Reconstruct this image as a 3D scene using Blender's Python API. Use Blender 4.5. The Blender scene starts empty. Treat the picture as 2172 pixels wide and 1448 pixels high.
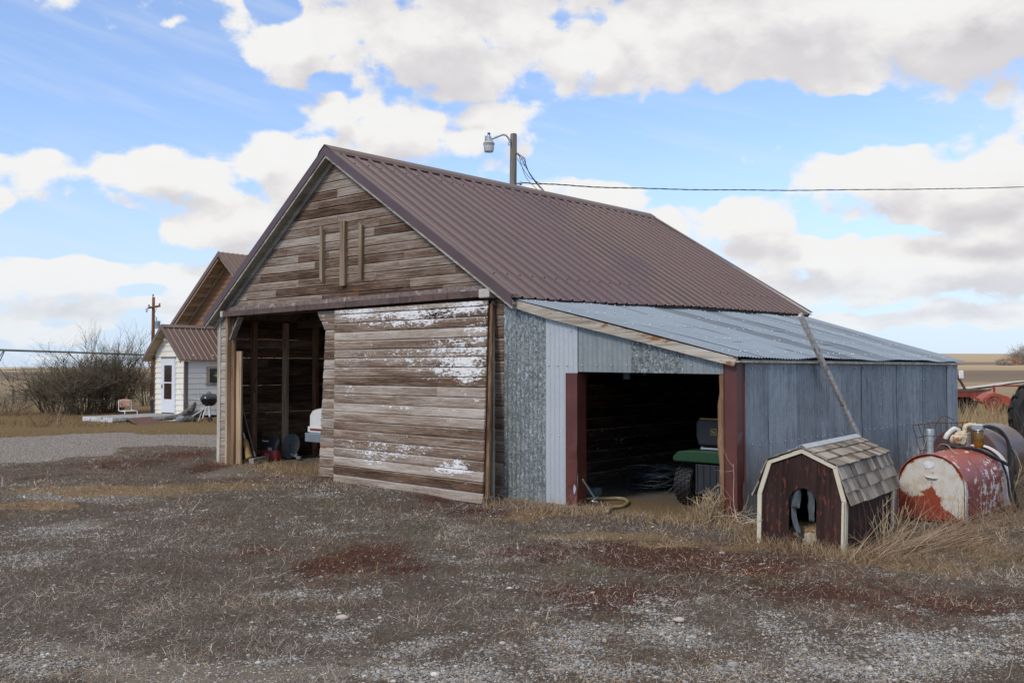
import bpy, bmesh, math, random
import numpy as np
from mathutils import Vector, Matrix
random.seed(7); RNG = np.random.default_rng(7)
S = bpy.context.scene
COL = S.collection
# ------------------------------------------------------------ camera
FPX, CXP, CYP, HOR, CAMZ = 2006.0, 1086.0, 724.0, 778.0, 1.6
PIT = math.atan((HOR-CYP)/FPX)
cd = bpy.data.cameras.new('camera'); cam = bpy.data.objects.new('camera', cd); COL.objects.link(cam)
cd.sensor_width = 36; cd.lens = 36*FPX/2172; cd.clip_end = 20000; cd.clip_start = .05
cam.location = (0, 0, CAMZ); cam.rotation_euler = (math.pi/2+PIT, 0, 0)
S.camera = cam
def ray(px, py):
    x = (px-CXP)/FPX; u = -(py-CYP)/FPX; c, s = math.cos(PIT), math.sin(PIT)
    return np.array([x, c-u*s, s+u*c])
def G(px, py, z=0.0):
    d = ray(px, py); k = (z-CAMZ)/d[2]; return np.array([0, 0, CAMZ])+k*d
def at(px, py, Y):
    d = ray(px, py); return np.array([0, 0, CAMZ])+d*(Y/d[1])
# ------------------------------------------------------------ light: bright broken cloud, veiled sun behind the camera's left
S.view_settings.view_transform = 'Standard'; S.view_settings.look = 'None'
S.view_settings.exposure = 0.34; S.view_settings.gamma = 1.0; S.cycles.use_denoising = True; S.cycles.denoiser = 'OPENIMAGEDENOISE'; S.cycles.denoising_input_passes = 'RGB_ALBEDO_NORMAL'; S.cycles.denoising_prefilter = 'NONE'
SUN_EL, SUN_AZ = math.radians(38), math.radians(222)      # azimuth clockwise from +Y
sd = bpy.data.lights.new('sun', 'SUN'); sd.energy = 1.35; sd.angle = math.radians(12); sd.color = (1, .92, .80)
so = bpy.data.objects.new('sun', sd); COL.objects.link(so); so.location = (-6, -6, 12)
sv = Vector((math.sin(SUN_AZ)*math.cos(SUN_EL), math.cos(SUN_AZ)*math.cos(SUN_EL), math.sin(SUN_EL)))
so.rotation_euler = sv.to_track_quat('Z', 'Y').to_euler()
# ------------------------------------------------------------ node helper
class NT:
    def __init__(s, tree): s.t = tree; s.n = tree.nodes; s.l = tree.links
    def new(s, ty, **kw):
        n = s.n.new(ty)
        for k, v in kw.items(): setattr(n, k, v)
        return n
    def put(s, sock, v):
        if v is None: return
        if isinstance(v, bpy.types.NodeSocket): s.l.new(v, sock)
        else:
            if hasattr(sock.default_value, '__len__') and not hasattr(v, '__len__'): v = (v,)*len(sock.default_value)
            if hasattr(sock.default_value, '__len__') and len(sock.default_value) == 4 and len(v) == 3: v = (*v, 1)
            sock.default_value = v
    def m(s, op, a, b=None, c=None, clamp=False):
        n = s.new('ShaderNodeMath', operation=op, use_clamp=clamp)
        s.put(n.inputs[0], a); s.put(n.inputs[1], b); s.put(n.inputs[2], c); return n.outputs[0]
    def vm(s, op, a, b=None):
        n = s.new('ShaderNodeVectorMath', operation=op); s.put(n.inputs[0], a); s.put(n.inputs[1], b)
        return n.outputs[1] if op in ('LENGTH', 'DOT_PRODUCT', 'DISTANCE') else n.outputs[0]
    def noise(s, vec, scale, detail=4, rough=.55, dist=0, col=False):
        n = s.new('ShaderNodeTexNoise'); s.put(n.inputs['Vector'], vec); n.inputs['Scale'].default_value = scale
        n.inputs['Detail'].default_value = detail; n.inputs['Roughness'].default_value = rough; n.inputs['Distortion'].default_value = dist
        return n.outputs[1 if col else 0]
    def vor(s, vec, scale, feature='F1', out=0):
        n = s.new('ShaderNodeTexVoronoi', feature=feature); s.put(n.inputs['Vector'], vec); n.inputs['Scale'].default_value = scale
        return n.outputs[out]
    def mix(s, f, a, b, mode='MIX'):
        n = s.new('ShaderNodeMix', data_type='RGBA', blend_type=mode); s.put(n.inputs[0], f); s.put(n.inputs[6], a); s.put(n.inputs[7], b)
        return n.outputs[2]
    def ramp(s, f, pts, interp='LINEAR'):
        n = s.new('ShaderNodeValToRGB'); e = n.color_ramp.elements; n.color_ramp.interpolation = interp
        while len(e) < len(pts): e.new(.5)
        for i, (p, c) in enumerate(pts):
            e[i].position = p; e[i].color = (*c, 1) if hasattr(c, '__len__') else (c, c, c, 1)
        s.put(n.inputs[0], f); return n.outputs[0]
    def rng(s, v, a, b, c=0., d=1., smooth=True):
        n = s.new('ShaderNodeMapRange', interpolation_type='SMOOTHSTEP' if smooth else 'LINEAR')
        for i, x in enumerate((v, a, b, c, d)): s.put(n.inputs[i], x)
        return n.outputs[0]
    def comb(s, x, y, z):
        n = s.new('ShaderNodeCombineXYZ'); s.put(n.inputs[0], x); s.put(n.inputs[1], y); s.put(n.inputs[2], z); return n.outputs[0]
    def sep(s, v):
        n = s.new('ShaderNodeSeparateXYZ'); s.put(n.inputs[0], v); return n.outputs
    def attr(s, name, out=0):
        n = s.new('ShaderNodeAttribute', attribute_name=name); return n.outputs[out]
# ------------------------------------------------------------ world
def pix_dir(px, py):
    d = ray(px, py); d = d/np.linalg.norm(d); return math.atan2(d[0], d[1]), math.asin(d[2])
CLOUDS = [  # px, py, half width, half height of each cloud mass as a direction in the sky, strength
    (620,90,170,105,1),(930,85,330,125,1.1),(1280,70,300,120,1.1),(1620,60,420,150,1.2),(2080,50,330,140,1.2),(1800,175,170,52,1),(1200,-150,1500,190,1.2),
    (690,220,75,70,1),(850,265,190,75,1.1),(1060,285,120,80,1),(960,190,160,40,.7),
    (560,300,130,85,1.1),(330,335,280,80,1),(80,320,150,55,.95),(640,350,150,80,1),(180,375,240,45,.7),
    (490,465,165,72,1.1),(700,420,150,80,.9),(250,440,160,40,.4),
    (120,590,260,62,0.92),(420,585,240,58,0.92),(250,650,300,36,0.77),(60,690,200,36,0.77),(500,660,220,50,0.77),(150,740,240,14,.6),
    (1570,335,150,42,.5),(370,60,55,30,.5),
    (2060,365,165,100,1.2),(1870,375,180,70,1),(2180,400,170,100,1.1),(2060,455,260,44,1.0),(1760,395,130,40,.7),
    (1230,400,110,48,.95),(1580,470,150,70,1),(1430,465,120,52,.9),(1320,430,160,40,.5),
    (1700,545,320,66,.9),(2080,545,320,72,1.1),(1960,610,360,42,.95),(1850,672,300,26,.85),(2120,672,180,30,.9),(1600,600,200,50,.85),(1750,700,150,14,.7),
    (1000,560,500,100,.8),(-500,300,500,260,1),(2750,300,480,330,1.1),(-600,-300,700,300,.8),(2900,-350,600,330,.9)]
HOLES = [(1760,300,160,34,.5),(1560,395,90,26,.5),(1700,480,50,30,.35),(1840,500,120,10,.35),(1400,515,60,30,.3),(572,6,62,40,.75),(1230,65,85,42,.55),(690,150,70,26,.35),(1500,250,330,60,.7),(1750,262,260,42,.7),(160,190,420,120,1.2),(200,475,150,40,.55),(150,520,250,22,.6),
    (760,345,40,15,0.1),(1330,330,300,50,.7),(320,612,60,22,.5),(2010,735,170,26,.8),(100,760,300,10,.6),(1640,455,60,20,.1),(1500,560,60,20,.1)]
W = bpy.data.worlds.new('World'); S.world = W; W.use_nodes = True
wt = NT(W.node_tree); wt.n.clear()
grp = bpy.data.node_groups.new('cloud_field', 'ShaderNodeTree')
grp.interface.new_socket('P', in_out='INPUT', socket_type='NodeSocketVector')
grp.interface.new_socket('F', in_out='OUTPUT', socket_type='NodeSocketFloat'); grp.interface.new_socket('S', in_out='OUTPUT', socket_type='NodeSocketFloat')
g = NT(grp); gi = g.new('NodeGroupInput'); go = g.new('NodeGroupOutput')
P0 = gi.outputs[0]
wobn = g.noise(P0, 10, 3, .5, col=True)
wob = g.vm('MULTIPLY', g.vm('SUBTRACT', wobn, (.5,.5,.5)), (.10, .055, 0))
Pw = g.vm('ADD', P0, wob)
acc = None
for (px, py, rx, ry, st) in CLOUDS:
    a, e = pix_dir(px, py)
    q = g.vm('LENGTH', g.vm('MULTIPLY', g.vm('SUBTRACT', Pw, (a, e, 0)), (FPX/rx, FPX/ry, 0)))
    f = g.m('MULTIPLY_ADD', q, -.8*st, .8*st) if st >= .9 else g.m('MULTIPLY_ADD', q, -.8, .8*st)
    acc = f if acc is None else g.m('SMOOTH_MAX', acc, f, .22)
acc = g.m('MAXIMUM', acc, -.8)
for (px, py, rx, ry, st) in HOLES:
    a, e = pix_dir(px, py)
    q = g.vm('LENGTH', g.vm('MULTIPLY', g.vm('SUBTRACT', Pw, (a, e, 0)), (FPX/rx, FPX/ry, 0)))
    acc = g.m('SUBTRACT', acc, g.m('MULTIPLY', g.rng(q, .4, 1.25, 1, 0), st))
sc_ = g.vm('MULTIPLY', P0, (1, 1.45, 1))
n1 = g.noise(sc_, 12, 9, .62); n2 = g.noise(sc_, 30, 5, .62, .3)
bil = g.vor(g.vm('ADD', sc_, g.vm('MULTIPLY', wobn, (.04,.04,0))), 32, 'SMOOTH_F1')
acc = g.m('ADD', acc, g.m('MULTIPLY_ADD', n1, 1.3, -.66)); g.l.new(g.m('ADD', acc, g.m('MULTIPLY_ADD', n2, .3, -.15)), go.inputs[1]); acc = g.m('ADD', acc, g.m('MULTIPLY_ADD', n2, .75, -.39)); acc = g.m('ADD', acc, g.m('MULTIPLY_ADD', bil, -.62, .27))
g.l.new(acc, go.inputs[0])
dirv = wt.new('ShaderNodeTexCoord').outputs['Generated']
dx, dy, dz = wt.sep(wt.vm('NORMALIZE', dirv))[:3]
az = wt.m('ARCTAN2', dx, dy); el = wt.m('ARCSINE', dz)
def field(off_e, off_a=0):
    n = wt.new('ShaderNodeGroup'); n.node_tree = grp
    wt.put(n.inputs[0], wt.comb(wt.m('ADD', az, off_a), wt.m('ADD', el, off_e), 0)); return n.outputs
(f0, s0), (_, f1) = [tuple(o) for o in (field(0), field(.032, -.010))]
mask = wt.rng(f0, -.05, .27)
thick = wt.rng(f1, .05, .80)
core = wt.rng(s0, .35, 1.35)
fluff = wt.m('MULTIPLY_ADD', wt.rng(f0, .1, .9), -.16, .10)
shade = wt.m('ADD', wt.m('ADD', wt.m('MULTIPLY', thick, .60), wt.m('MULTIPLY', core, .42)), fluff, clamp=True)
ccol = wt.ramp(shade, [(0, (1.0, 1.0, 1.0)), (.25, (.985, .972, .955)), (.52, (.85, .835, .845)), (.9, (.63, .61, .64))])
sky = wt.new('ShaderNodeTexSky', sky_type='NISHITA'); sky.sun_disc = False
sky.sun_elevation = SUN_EL; sky.sun_rotation = SUN_AZ; sky.altitude = 1000; sky.air_density = 1.0; sky.dust_density = .5; sky.ozone_density = 1.6
SKYSTR = .12
blue = wt.mix(1.0, wt.mix(1.0, sky.outputs[0], (1, .97, .98), 'MULTIPLY'), (.085/SKYSTR, .135/SKYSTR, .26/SKYSTR), 'ADD')
hz = wt.rng(el, -.02, .26, 1, 0); blue = wt.mix(wt.m('MULTIPLY', hz, .88), blue, (.455/SKYSTR, .565/SKYSTR, .71/SKYSTR))
wisp = wt.m('MULTIPLY', wt.rng(wt.noise(wt.vm('MULTIPLY', wt.comb(az, wt.m('ADD', el, wt.m('MULTIPLY', az, .25)), 0), (3, 26, 1)), 1.6, 5, .6), .42, .8), .30)
blue = wt.mix(wisp, blue, (.62/SKYSTR, .66/SKYSTR, .72/SKYSTR))
ccs = wt.mix(1.0, ccol, (.72/SKYSTR,)*3, 'MULTIPLY')
lowfade = wt.rng(el, .0, .12, .62, 1)
skyc = wt.mix(wt.m('MULTIPLY', mask, lowfade), blue, ccs)
over = wt.m('MULTIPLY', wt.rng(el, .47, .74), .93); skyc = wt.mix(over, skyc, (.84/SKYSTR, .785/SKYSTR, .70/SKYSTR))   # even warm cover added overhead, out of view, to brighten and neutralise the light
bg = wt.new('ShaderNodeBackground'); wt.put(bg.inputs[0], skyc); bg.inputs[1].default_value = SKYSTR
wo = wt.new('ShaderNodeOutputWorld'); wt.l.new(bg.outputs[0], wo.inputs[0])
W.cycles.sampling_method = 'MANUAL'; W.cycles.sample_map_resolution = 512

# ------------------------------------------------------------ mesh helper
class MB:
    """collects shapes; build() links them as ONE mesh object"""
    def __init__(s): s.v = []; s.f = []; s.mi = []; s.cur = 0; s.T = None
    def add(s, vs, fs, mi=None):
        b = len(s.v)
        if s.T is not None: vs = [tuple(s.T @ Vector(p)) for p in vs]
        s.v += [tuple(map(float, p)) for p in vs]; s.f += [tuple(b+i for i in f) for f in fs]
        s.mi += [s.cur if mi is None else mi]*len(fs); return s
    def box(s, c, d, R=None, taper=1.0):
        x, y, z = (q/2 for q in d); vs = []
        for sz in (-1, 1):
            k = taper if sz > 0 else 1
            for sx, sy in ((-1,-1),(1,-1),(1,1),(-1,1)): vs.append(Vector((sx*x*k, sy*y*k, sz*z)))
        if R is not None: vs = [R @ p for p in vs]
        vs = [p+Vector(c) for p in vs]
        return s.add(vs, [(3,2,1,0),(4,5,6,7),(0,1,5,4),(1,2,6,5),(2,3,7,6),(3,0,4,7)])
    def bb(s, a, b):
        return s.box([(a[i]+b[i])/2 for i in range(3)], [abs(b[i]-a[i]) for i in range(3)])
    def bar(s, p, q, w, h, up=(0,0,1)):
        p, q = Vector(p), Vector(q); d = q-p; L = d.length; z = d.normalized(); u = Vector(up)
        if abs(z.dot(u)) > .98: u = Vector((0,1,0))
        x = u.cross(z).normalized(); y = z.cross(x); R = Matrix((x, y, z)).transposed()
        return s.box((p+q)/2, (w, h, L), R)
    def tube(s, pts, r, n=8, caps=True, closed=False):
        pts = [Vector(p) for p in pts]; m = len(pts); rs = r if hasattr(r, '__len__') else [r]*m
        vs, fs = [], []; prev = None
        for i, p in enumerate(pts):
            if closed: d = pts[(i+1) % m]-pts[i-1]
            else: d = pts[min(i+1, m-1)]-pts[max(i-1, 0)]
            d = d.normalized() if d.length > 1e-9 else Vector((0,0,1))
            if prev is None:
                u = Vector((0,0,1)) if abs(d.z) < .95 else Vector((1,0,0)); x = u.cross(d).normalized()
            else:
                x = prev-d*prev.dot(d); x = x.normalized() if x.length > 1e-6 else d.orthogonal().normalized()
            prev = x; y = d.cross(x)
            for k in range(n):
                a = 2*math.pi*k/n; vs.append(p+(x*math.cos(a)+y*math.sin(a))*rs[i])
        for i in range(m if closed else m-1):
            j = (i+1) % m
            for k in range(n):
                k2 = (k+1) % n; fs.append((i*n+k, i*n+k2, j*n+k2, j*n+k))
        if caps and not closed:
            fs.append(tuple(range(n-1, -1, -1))); fs.append(tuple((m-1)*n+k for k in range(n)))
        return s.add(vs, fs)
    def lathe(s, prof, n=24, M=None):
        vs, fs = [], []; m = len(prof)
        for r, z in prof:
            for k in range(n):
                a = 2*math.pi*k/n; p = Vector((r*math.cos(a), r*math.sin(a), z)); vs.append(M @ p if M is not None else p)
        for i in range(m-1):
            for k in range(n):
                k2 = (k+1) % n; fs.append((i*n+k, i*n+k2, (i+1)*n+k2, (i+1)*n+k))
        if prof[0][0] > 1e-4: fs.append(tuple(range(n-1, -1, -1)))
        if prof[-1][0] > 1e-4: fs.append(tuple((m-1)*n+k for k in range(n)))
        return s.add(vs, fs)
    def prism(s, poly, y0, y1, M=None):
        """polygon in x,z (counter-clockwise seen from -y) extruded y0..y1"""
        n = len(poly); vs = [Vector((x, y0, z)) for x, z in poly]+[Vector((x, y1, z)) for x, z in poly]
        if M is not None: vs = [M @ p for p in vs]
        fs = [tuple(range(n)), tuple(range(2*n-1, n-1, -1))]
        for i in range(n):
            j = (i+1) % n; fs.append((j, i, n+i, n+j))
        return s.add(vs, fs)
    def sheet(s, P, nx, ny, th=0.0):
        """grid surface P(i,j)->point, optional thickness along -normal handled by solidify"""
        vs = [P(i, j) for j in range(ny+1) for i in range(nx+1)]; fs = []
        for j in range(ny):
            for i in range(nx):
                a = j*(nx+1)+i; fs.append((a, a+1, a+nx+2, a+nx+1))
        return s.add(vs, fs)
    def build(s, name, mats, parent=None, smooth=False, bevel=0, solid=0, loc=None, rotz=None, fix=True, autosm=None):
        me = bpy.data.meshes.new(name); me.from_pydata(s.v, [], s.f)
        if not isinstance(mats, (list, tuple)): mats = [mats]
        for m in mats: me.materials.append(m)
        if len(mats) > 1: me.polygons.foreach_set('material_index', s.mi)
        if fix:
            bm = bmesh.new(); bm.from_mesh(me); bmesh.ops.recalc_face_normals(bm, faces=bm.faces); bm.to_mesh(me); bm.free()
        o = bpy.data.objects.new(name, me); COL.objects.link(o)
        if parent: o.parent = parent
        if loc is not None: o.location = loc
        if rotz is not None: o.rotation_euler = (0, 0, rotz)
        if solid: md = o.modifiers.new('solid', 'SOLIDIFY'); md.thickness = solid; md.offset = -1
        if bevel:
            md = o.modifiers.new('bevel', 'BEVEL'); md.width = bevel; md.segments = 2; md.limit_method = 'ANGLE'; md.angle_limit = math.radians(40)
        if smooth:
            me.polygons.foreach_set('use_smooth', [True]*len(me.polygons))
            if autosm is not None: me.set_sharp_from_angle(angle=math.radians(autosm))
        return o
def tag(o, label=None, cat=None, group=None, kind=None):
    if label: o['label'] = label
    if cat: o['category'] = cat
    if group: o['group'] = group
    if kind: o['kind'] = kind
    return o
def thing(name, label, cat, loc=(0,0,0), rotz=0, group=None):
    o = bpy.data.objects.new(name, None); COL.objects.link(o); o.location = loc; o.rotation_euler = (0, 0, rotz); o.empty_display_size = .2
    return tag(o, label, cat, group)
def bez(pts, n=24):
    """Catmull-Rom through points"""
    P = [Vector(p) for p in pts]; P = [P[0]*2-P[1]]+P+[P[-1]*2-P[-2]]; out = []
    segs = len(P)-3
    for i in range(segs):
        for k in range(n):
            t = k/n; a, b, c, d = P[i:i+4]
            out.append(.5*((2*b)+(c-a)*t+(2*a-5*b+4*c-d)*t*t+(3*b-a-3*c+d)*t**3))
    out.append(P[-2]); return out

# ------------------------------------------------------------ materials
def newmat(name):
    m = bpy.data.materials.new(name); m.use_nodes = True; t = NT(m.node_tree); t.n.clear()
    b = t.new('ShaderNodeBsdfPrincipled'); o = t.new('ShaderNodeOutputMaterial'); t.l.new(b.outputs[0], o.inputs[0])
    return m, t, b
def bump(t, b, h, dist=.005, st=.6):
    n = t.new('ShaderNodeBump'); n.inputs['Strength'].default_value = st; n.inputs['Distance'].default_value = dist
    t.put(n.inputs['Height'], h); t.l.new(n.outputs[0], b.inputs['Normal'])
def mk(name, col, rough=.6, metal=0, var=.25, scale=6, col2=None, amt2=.5, sc2=4, bmp=0, spec=None):
    """plain surface with tonal variation; col2 shows in patches (rust, dirt, worn paint)"""
    m, t, b = newmat(name); P = t.new('ShaderNodeTexCoord').outputs['Object']
    n = t.noise(P, scale, 5, .6); c = t.mix(t.rng(n, .25, .75), [q*(1-var) for q in col], [min(1, q*(1+var)) for q in col])
    r = rough
    if col2:
        k = t.rng(t.noise(P, sc2, 7, .65, .4), 1-amt2-.06, 1-amt2+.06); c = t.mix(k, c, col2)
        r = t.m('MULTIPLY_ADD', k, .3*(1-rough), rough)
    t.put(b.inputs['Base Color'], c); t.put(b.inputs['Roughness'], r); b.inputs['Metallic'].default_value = metal
    if spec is not None: b.inputs['Specular IOR Level'].default_value = spec
    if bmp: bump(t, b, t.noise(P, scale*6, 4, .6), bmp)
    return m
def wood(name, dark, light, axis=2, rough=.85, fleck=None, famt=.4, fsc=6, sc=1.0):
    """grain runs along local axis"""
    m, t, b = newmat(name); P = t.new('ShaderNodeTexCoord').outputs['Object']
    s = [38*sc]*3; s[axis] = 1.6*sc
    gr = t.noise(t.vm('MULTIPLY', P, s), 1, 6, .65, .6); s2 = [5.]*3; s2[axis] = .8
    lo = t.noise(t.vm('MULTIPLY', P, s2), 1, 3, .5)
    v = t.m('ADD', t.m('MULTIPLY', gr, .65), t.m('MULTIPLY', lo, .45))
    c = t.ramp(v, [(.32, [q*.45 for q in dark]), (.47, dark), (.62, light), (.8, [min(1, q*1.25) for q in light])])
    if fleck:
        s3 = [14.]*3; s3[axis] = 4.
        k = t.rng(t.noise(t.vm('MULTIPLY', P, s3), fsc/6, 6, .7), 1-famt-.02, 1-famt+.03); c = t.mix(k, c, fleck)
    t.put(b.inputs['Base Color'], c); b.inputs['Roughness'].default_value = rough; b.inputs['Specular IOR Level'].default_value = .2
    bump(t, b, gr, .004, .5); return m
def siding_mat(name):
    """bare weathered boards; attribute bd = (tone, paint left, seed, red primer left)"""
    m, t, b = newmat(name); P = t.new('ShaderNodeTexCoord').outputs['Object']
    A = t.attr('bd'); tone, paint, seed = t.sep(A)[:3]; red = t.attr('bd', 3)
    x, y, z = t.sep(P)[:3]; so_ = t.m('MULTIPLY', seed, 37.0)
    along = t.m('ADD', x, y)
    v1 = t.comb(t.m('MULTIPLY', along, 2.2), so_, t.m('MULTIPLY', z, 62)); gr = t.noise(v1, 1, 6, .68, .9)
    v2 = t.comb(t.m('MULTIPLY', along, 1.1), so_, t.m('MULTIPLY', z, 7)); lo = t.noise(v2, 1, 4, .55)
    fine = t.noise(t.comb(t.m('MULTIPLY', along, 9), so_, t.m('MULTIPLY', z, 260)), 1, 3, .6)
    v = t.m('ADD', t.m('ADD', t.m('MULTIPLY', gr, .62), t.m('MULTIPLY', lo, .34)), t.m('MULTIPLY_ADD', fine, .40, -.18))
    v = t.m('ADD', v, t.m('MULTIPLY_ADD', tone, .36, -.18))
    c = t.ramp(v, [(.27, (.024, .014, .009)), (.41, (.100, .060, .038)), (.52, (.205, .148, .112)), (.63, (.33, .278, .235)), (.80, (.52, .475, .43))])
    warm = t.rng(t.noise(v2, .9, 4, .6), .57, .72); c = t.mix(t.m('MULTIPLY', warm, .55), c, (.22, .09, .04))
    rk = t.rng(t.m('ADD', t.noise(t.comb(t.m('MULTIPLY', along, 7), so_, t.m('MULTIPLY', z, 22)), 1, 6, .7), red), 1.0, 1.06)
    c = t.mix(rk, c, (.40, .11, .07))
    pn = t.noise(t.comb(t.m('MULTIPLY', along, 15), so_, t.m('MULTIPLY', z, 48)), 1, 8, .74, .6)
    pn2 = t.noise(t.comb(t.m('MULTIPLY', along, 3), so_, t.m('MULTIPLY', z, 5)), 1, 3, .5)
    pk = t.rng(t.m('ADD', t.m('ADD', t.m('MULTIPLY', pn, .75), t.m('MULTIPLY', pn2, .25)), paint), .985, 1.0)
    c = t.mix(pk, c, t.mix(t.noise(P, 30, 3), (.60, .59, .59), (.80, .80, .82)))
    nail = t.vor(t.comb(t.m('MULTIPLY', along, 2.5), so_, t.m('MULTIPLY', z, 14.2)), 1)
    c = t.mix(t.rng(nail, .02, .045, .75, 0), c, (.03, .022, .018))
    t.put(b.inputs['Base Color'], c); b.inputs['Roughness'].default_value = .88; b.inputs['Specular IOR Level'].default_value = .18
    bump(t, b, t.m('ADD', t.m('MULTIPLY', t.m('ADD', gr, fine), .6), t.m('MULTIPLY', pk, .35)), .006, .8)
    return m
def galv(name, base, dark, mott=.5, streak=.3, rough=.5, metal=.55, msc=10, light=None, bands=0.0):
    """weathered galvanised sheet; the ribs run along local z"""
    m, t, b = newmat(name); P = t.new('ShaderNodeTexCoord').outputs['Object']; x, y, z = t.sep(P)[:3]; h = t.m('ADD', x, y)
    n1 = t.noise(P, msc, 7, .68, .5); n2 = t.noise(t.vm('MULTIPLY', P, (16, 16, 1.1)), 1, 5, .6); n3 = t.noise(P, 1.3, 3, .5)
    sp = t.noise(t.vm('MULTIPLY', P, (34, 34, 17)), 1, 4, .6)
    k = t.m('ADD', t.m('MULTIPLY', t.rng(n1, .42, .58), mott), t.m('MULTIPLY', t.rng(n2, .45, .68), streak)); k = t.m('ADD', k, t.m('MULTIPLY', t.rng(n3, .3, .7), .22), clamp=True)
    c = t.mix(k, base, dark)
    lt = light or [min(1, q*1.45) for q in base]
    c = t.mix(t.m('MULTIPLY', t.rng(sp, .56, .68), t.m('MULTIPLY', t.rng(n1, .35, .55), .75 if mott > .4 else .3)), c, lt)
    drip = t.rng(t.noise(t.vm('MULTIPLY', P, (26, 26, .7)), 1, 6, .7), .64, .74); c = t.mix(t.m('MULTIPLY', drip, .5 if streak > .2 else .1), c, lt)
    tn = t.attr('tone'); 
    c = t.mix(1.0, c, t.comb(tn, tn, tn), 'MULTIPLY')
    t.put(b.inputs['Base Color'], c); b.inputs['Metallic'].default_value = metal; t.put(b.inputs['Roughness'], t.m('MULTIPLY_ADD', n1, .3, rough-.12))
    bump(t, b, t.m('ADD', n1, t.m('MULTIPLY', n3, 3)), .004, .3); return m
def colmat(name, attr='Col', rough=.9, trans=0.0):
    m, t, b = newmat(name); c = t.attr(attr); t.put(b.inputs['Base Color'], c); b.inputs['Roughness'].default_value = rough; b.inputs['Specular IOR Level'].default_value = .15
    return m
M = {}
M['siding'] = siding_mat('weathered_siding')
m, t, b = newmat('brown_sheet_metal'); M['brown_metal'] = m; P = t.new('ShaderNodeTexCoord').outputs['Object']; _x, _y, _z = t.sep(P)[:3]
_w = t.new('ShaderNodeTexWhiteNoise', noise_dimensions='1D'); t.put(_w.inputs[1], t.m('FLOOR', t.m('MULTIPLY', t.m('ADD', _y, .33), 1.0)))
_st = t.noise(t.vm('MULTIPLY', P, (.8, 22, .8)), 1, 5, .65); _k = t.m('ADD', t.m('MULTIPLY', _w.outputs[0], .5), t.m('MULTIPLY', _st, .5))
t.put(b.inputs['Base Color'], t.mix(_k, (.050, .016, .021), (.082, .030, .036))); t.put(b.inputs['Roughness'], t.m('MULTIPLY_ADD', _st, .25, .42))
b = M['brown_metal'].node_tree.nodes['Principled BSDF']; b.inputs['Coat Weight'].default_value = .5; b.inputs['Coat Roughness'].default_value = .05; b.inputs['Coat IOR'].default_value = 1.55
M['brown_trim'] = mk('brown_trim_metal', (.09, .050, .052), .42, 0, .15, 3, (.15, .11, .10), .3, 5)
M['red_brown'] = mk('maroon_corner_metal', (.105, .030, .024), .45, 0, .18, 2.5, (.16, .07, .06), .25, 7, bmp=.001)
M['galv_old'] = galv('old_galvanised_sheet', (.33, .37, .385), (.11, .128, .125), .85, .25, .55, .35, 42, (.64, .69, .72))
M['galv_light'] = galv('pale_galvanised_sheet', (.47, .505, .535), (.38, .41, .44), .2, .2, .5, .3)
M['galv_mid'] = galv('grey_galvanised_sheet', (.25, .28, .288), (.18, .205, .212), .3, .45, .55, .35)
M['galv_spot'] = galv('spotted_galvanised_sheet', (.30, .34, .345), (.085, .10, .095), .85, .4, .6, .3, 40, (.66, .72, .74))
M['galv_side'] = galv('blue_grey_galvanised_sheet', (.325, .358, .378), (.195, .22, .235), .36, .65, .5, .4, 5, (.46, .50, .53))
M['galv_roof'] = galv('galvanised_roof_sheet', (.27, .345, .435), (.205, .27, .345), .25, .3, .40, .5, 5, (.38, .45, .52))
M['wood_grey'] = wood('grey_wood', (.17, .145, .12), (.33, .30, .26), 2)
M['wood_fascia'] = wood('fascia_wood', (.30, .26, .21), (.50, .46, .40), 0, fleck=(.26, .12, .05), famt=.42, fsc=3)
M['wood_brown'] = wood('brown_wood', (.14, .075, .04), (.27, .17, .10), 2)
M['wood_tan'] = wood('tan_wood', (.30, .20, .12), (.47, .35, .24), 2)
M['wood_trim'] = wood('weathered_trim_wood', (.16, .115, .072), (.29, .225, .155), 2)
M['wood_pale'] = wood('pale_worn_paint_wood', (.30, .27, .22), (.52, .48, .41), 2, fleck=(.16, .11, .075), famt=.3)
M['wood_dark'] = wood('dark_shed_wood', (.06, .045, .035), (.15, .12, .095), 0)
M['soffit'] = wood('soffit_boards', (.27, .25, .205), (.42, .40, .34), 0)
M['rail'] = mk('rusted_track', (.105, .072, .060), .55, .3, .35, 8, (.20, .085, .065), .42, 14, bmp=.002)
M['flash'] = mk('peeling_flashing', (.17, .125, .11), .65, .0, .4, 14, (.42, .37, .35), .40, 5, bmp=.002)
M['white_worn'] = mk('worn_white_paint', (.46, .44, .40), .6, 0, .1, 9, (.22, .16, .12), .32, 11)
M['screw'] = mk('screw_head', (.70, .74, .78), .35, .6, .1)
M['dark'] = mk('dark_gap', (.012, .011, .010), .9)
M['black_rubber'] = mk('black_rubber', (.011, .011, .012), .65, 0, .3, 12, bmp=.002)
M['black_metal'] = mk('black_enamel', (.012, .012, .016), .18)
M['steel'] = mk('zinc_steel', (.42, .46, .49), .4, .7, .15, 10)
M['rust'] = mk('rusty_iron', (.12, .045, .028), .8, .1, .35, 9, (.20, .09, .05), .4, 13, bmp=.003)
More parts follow.
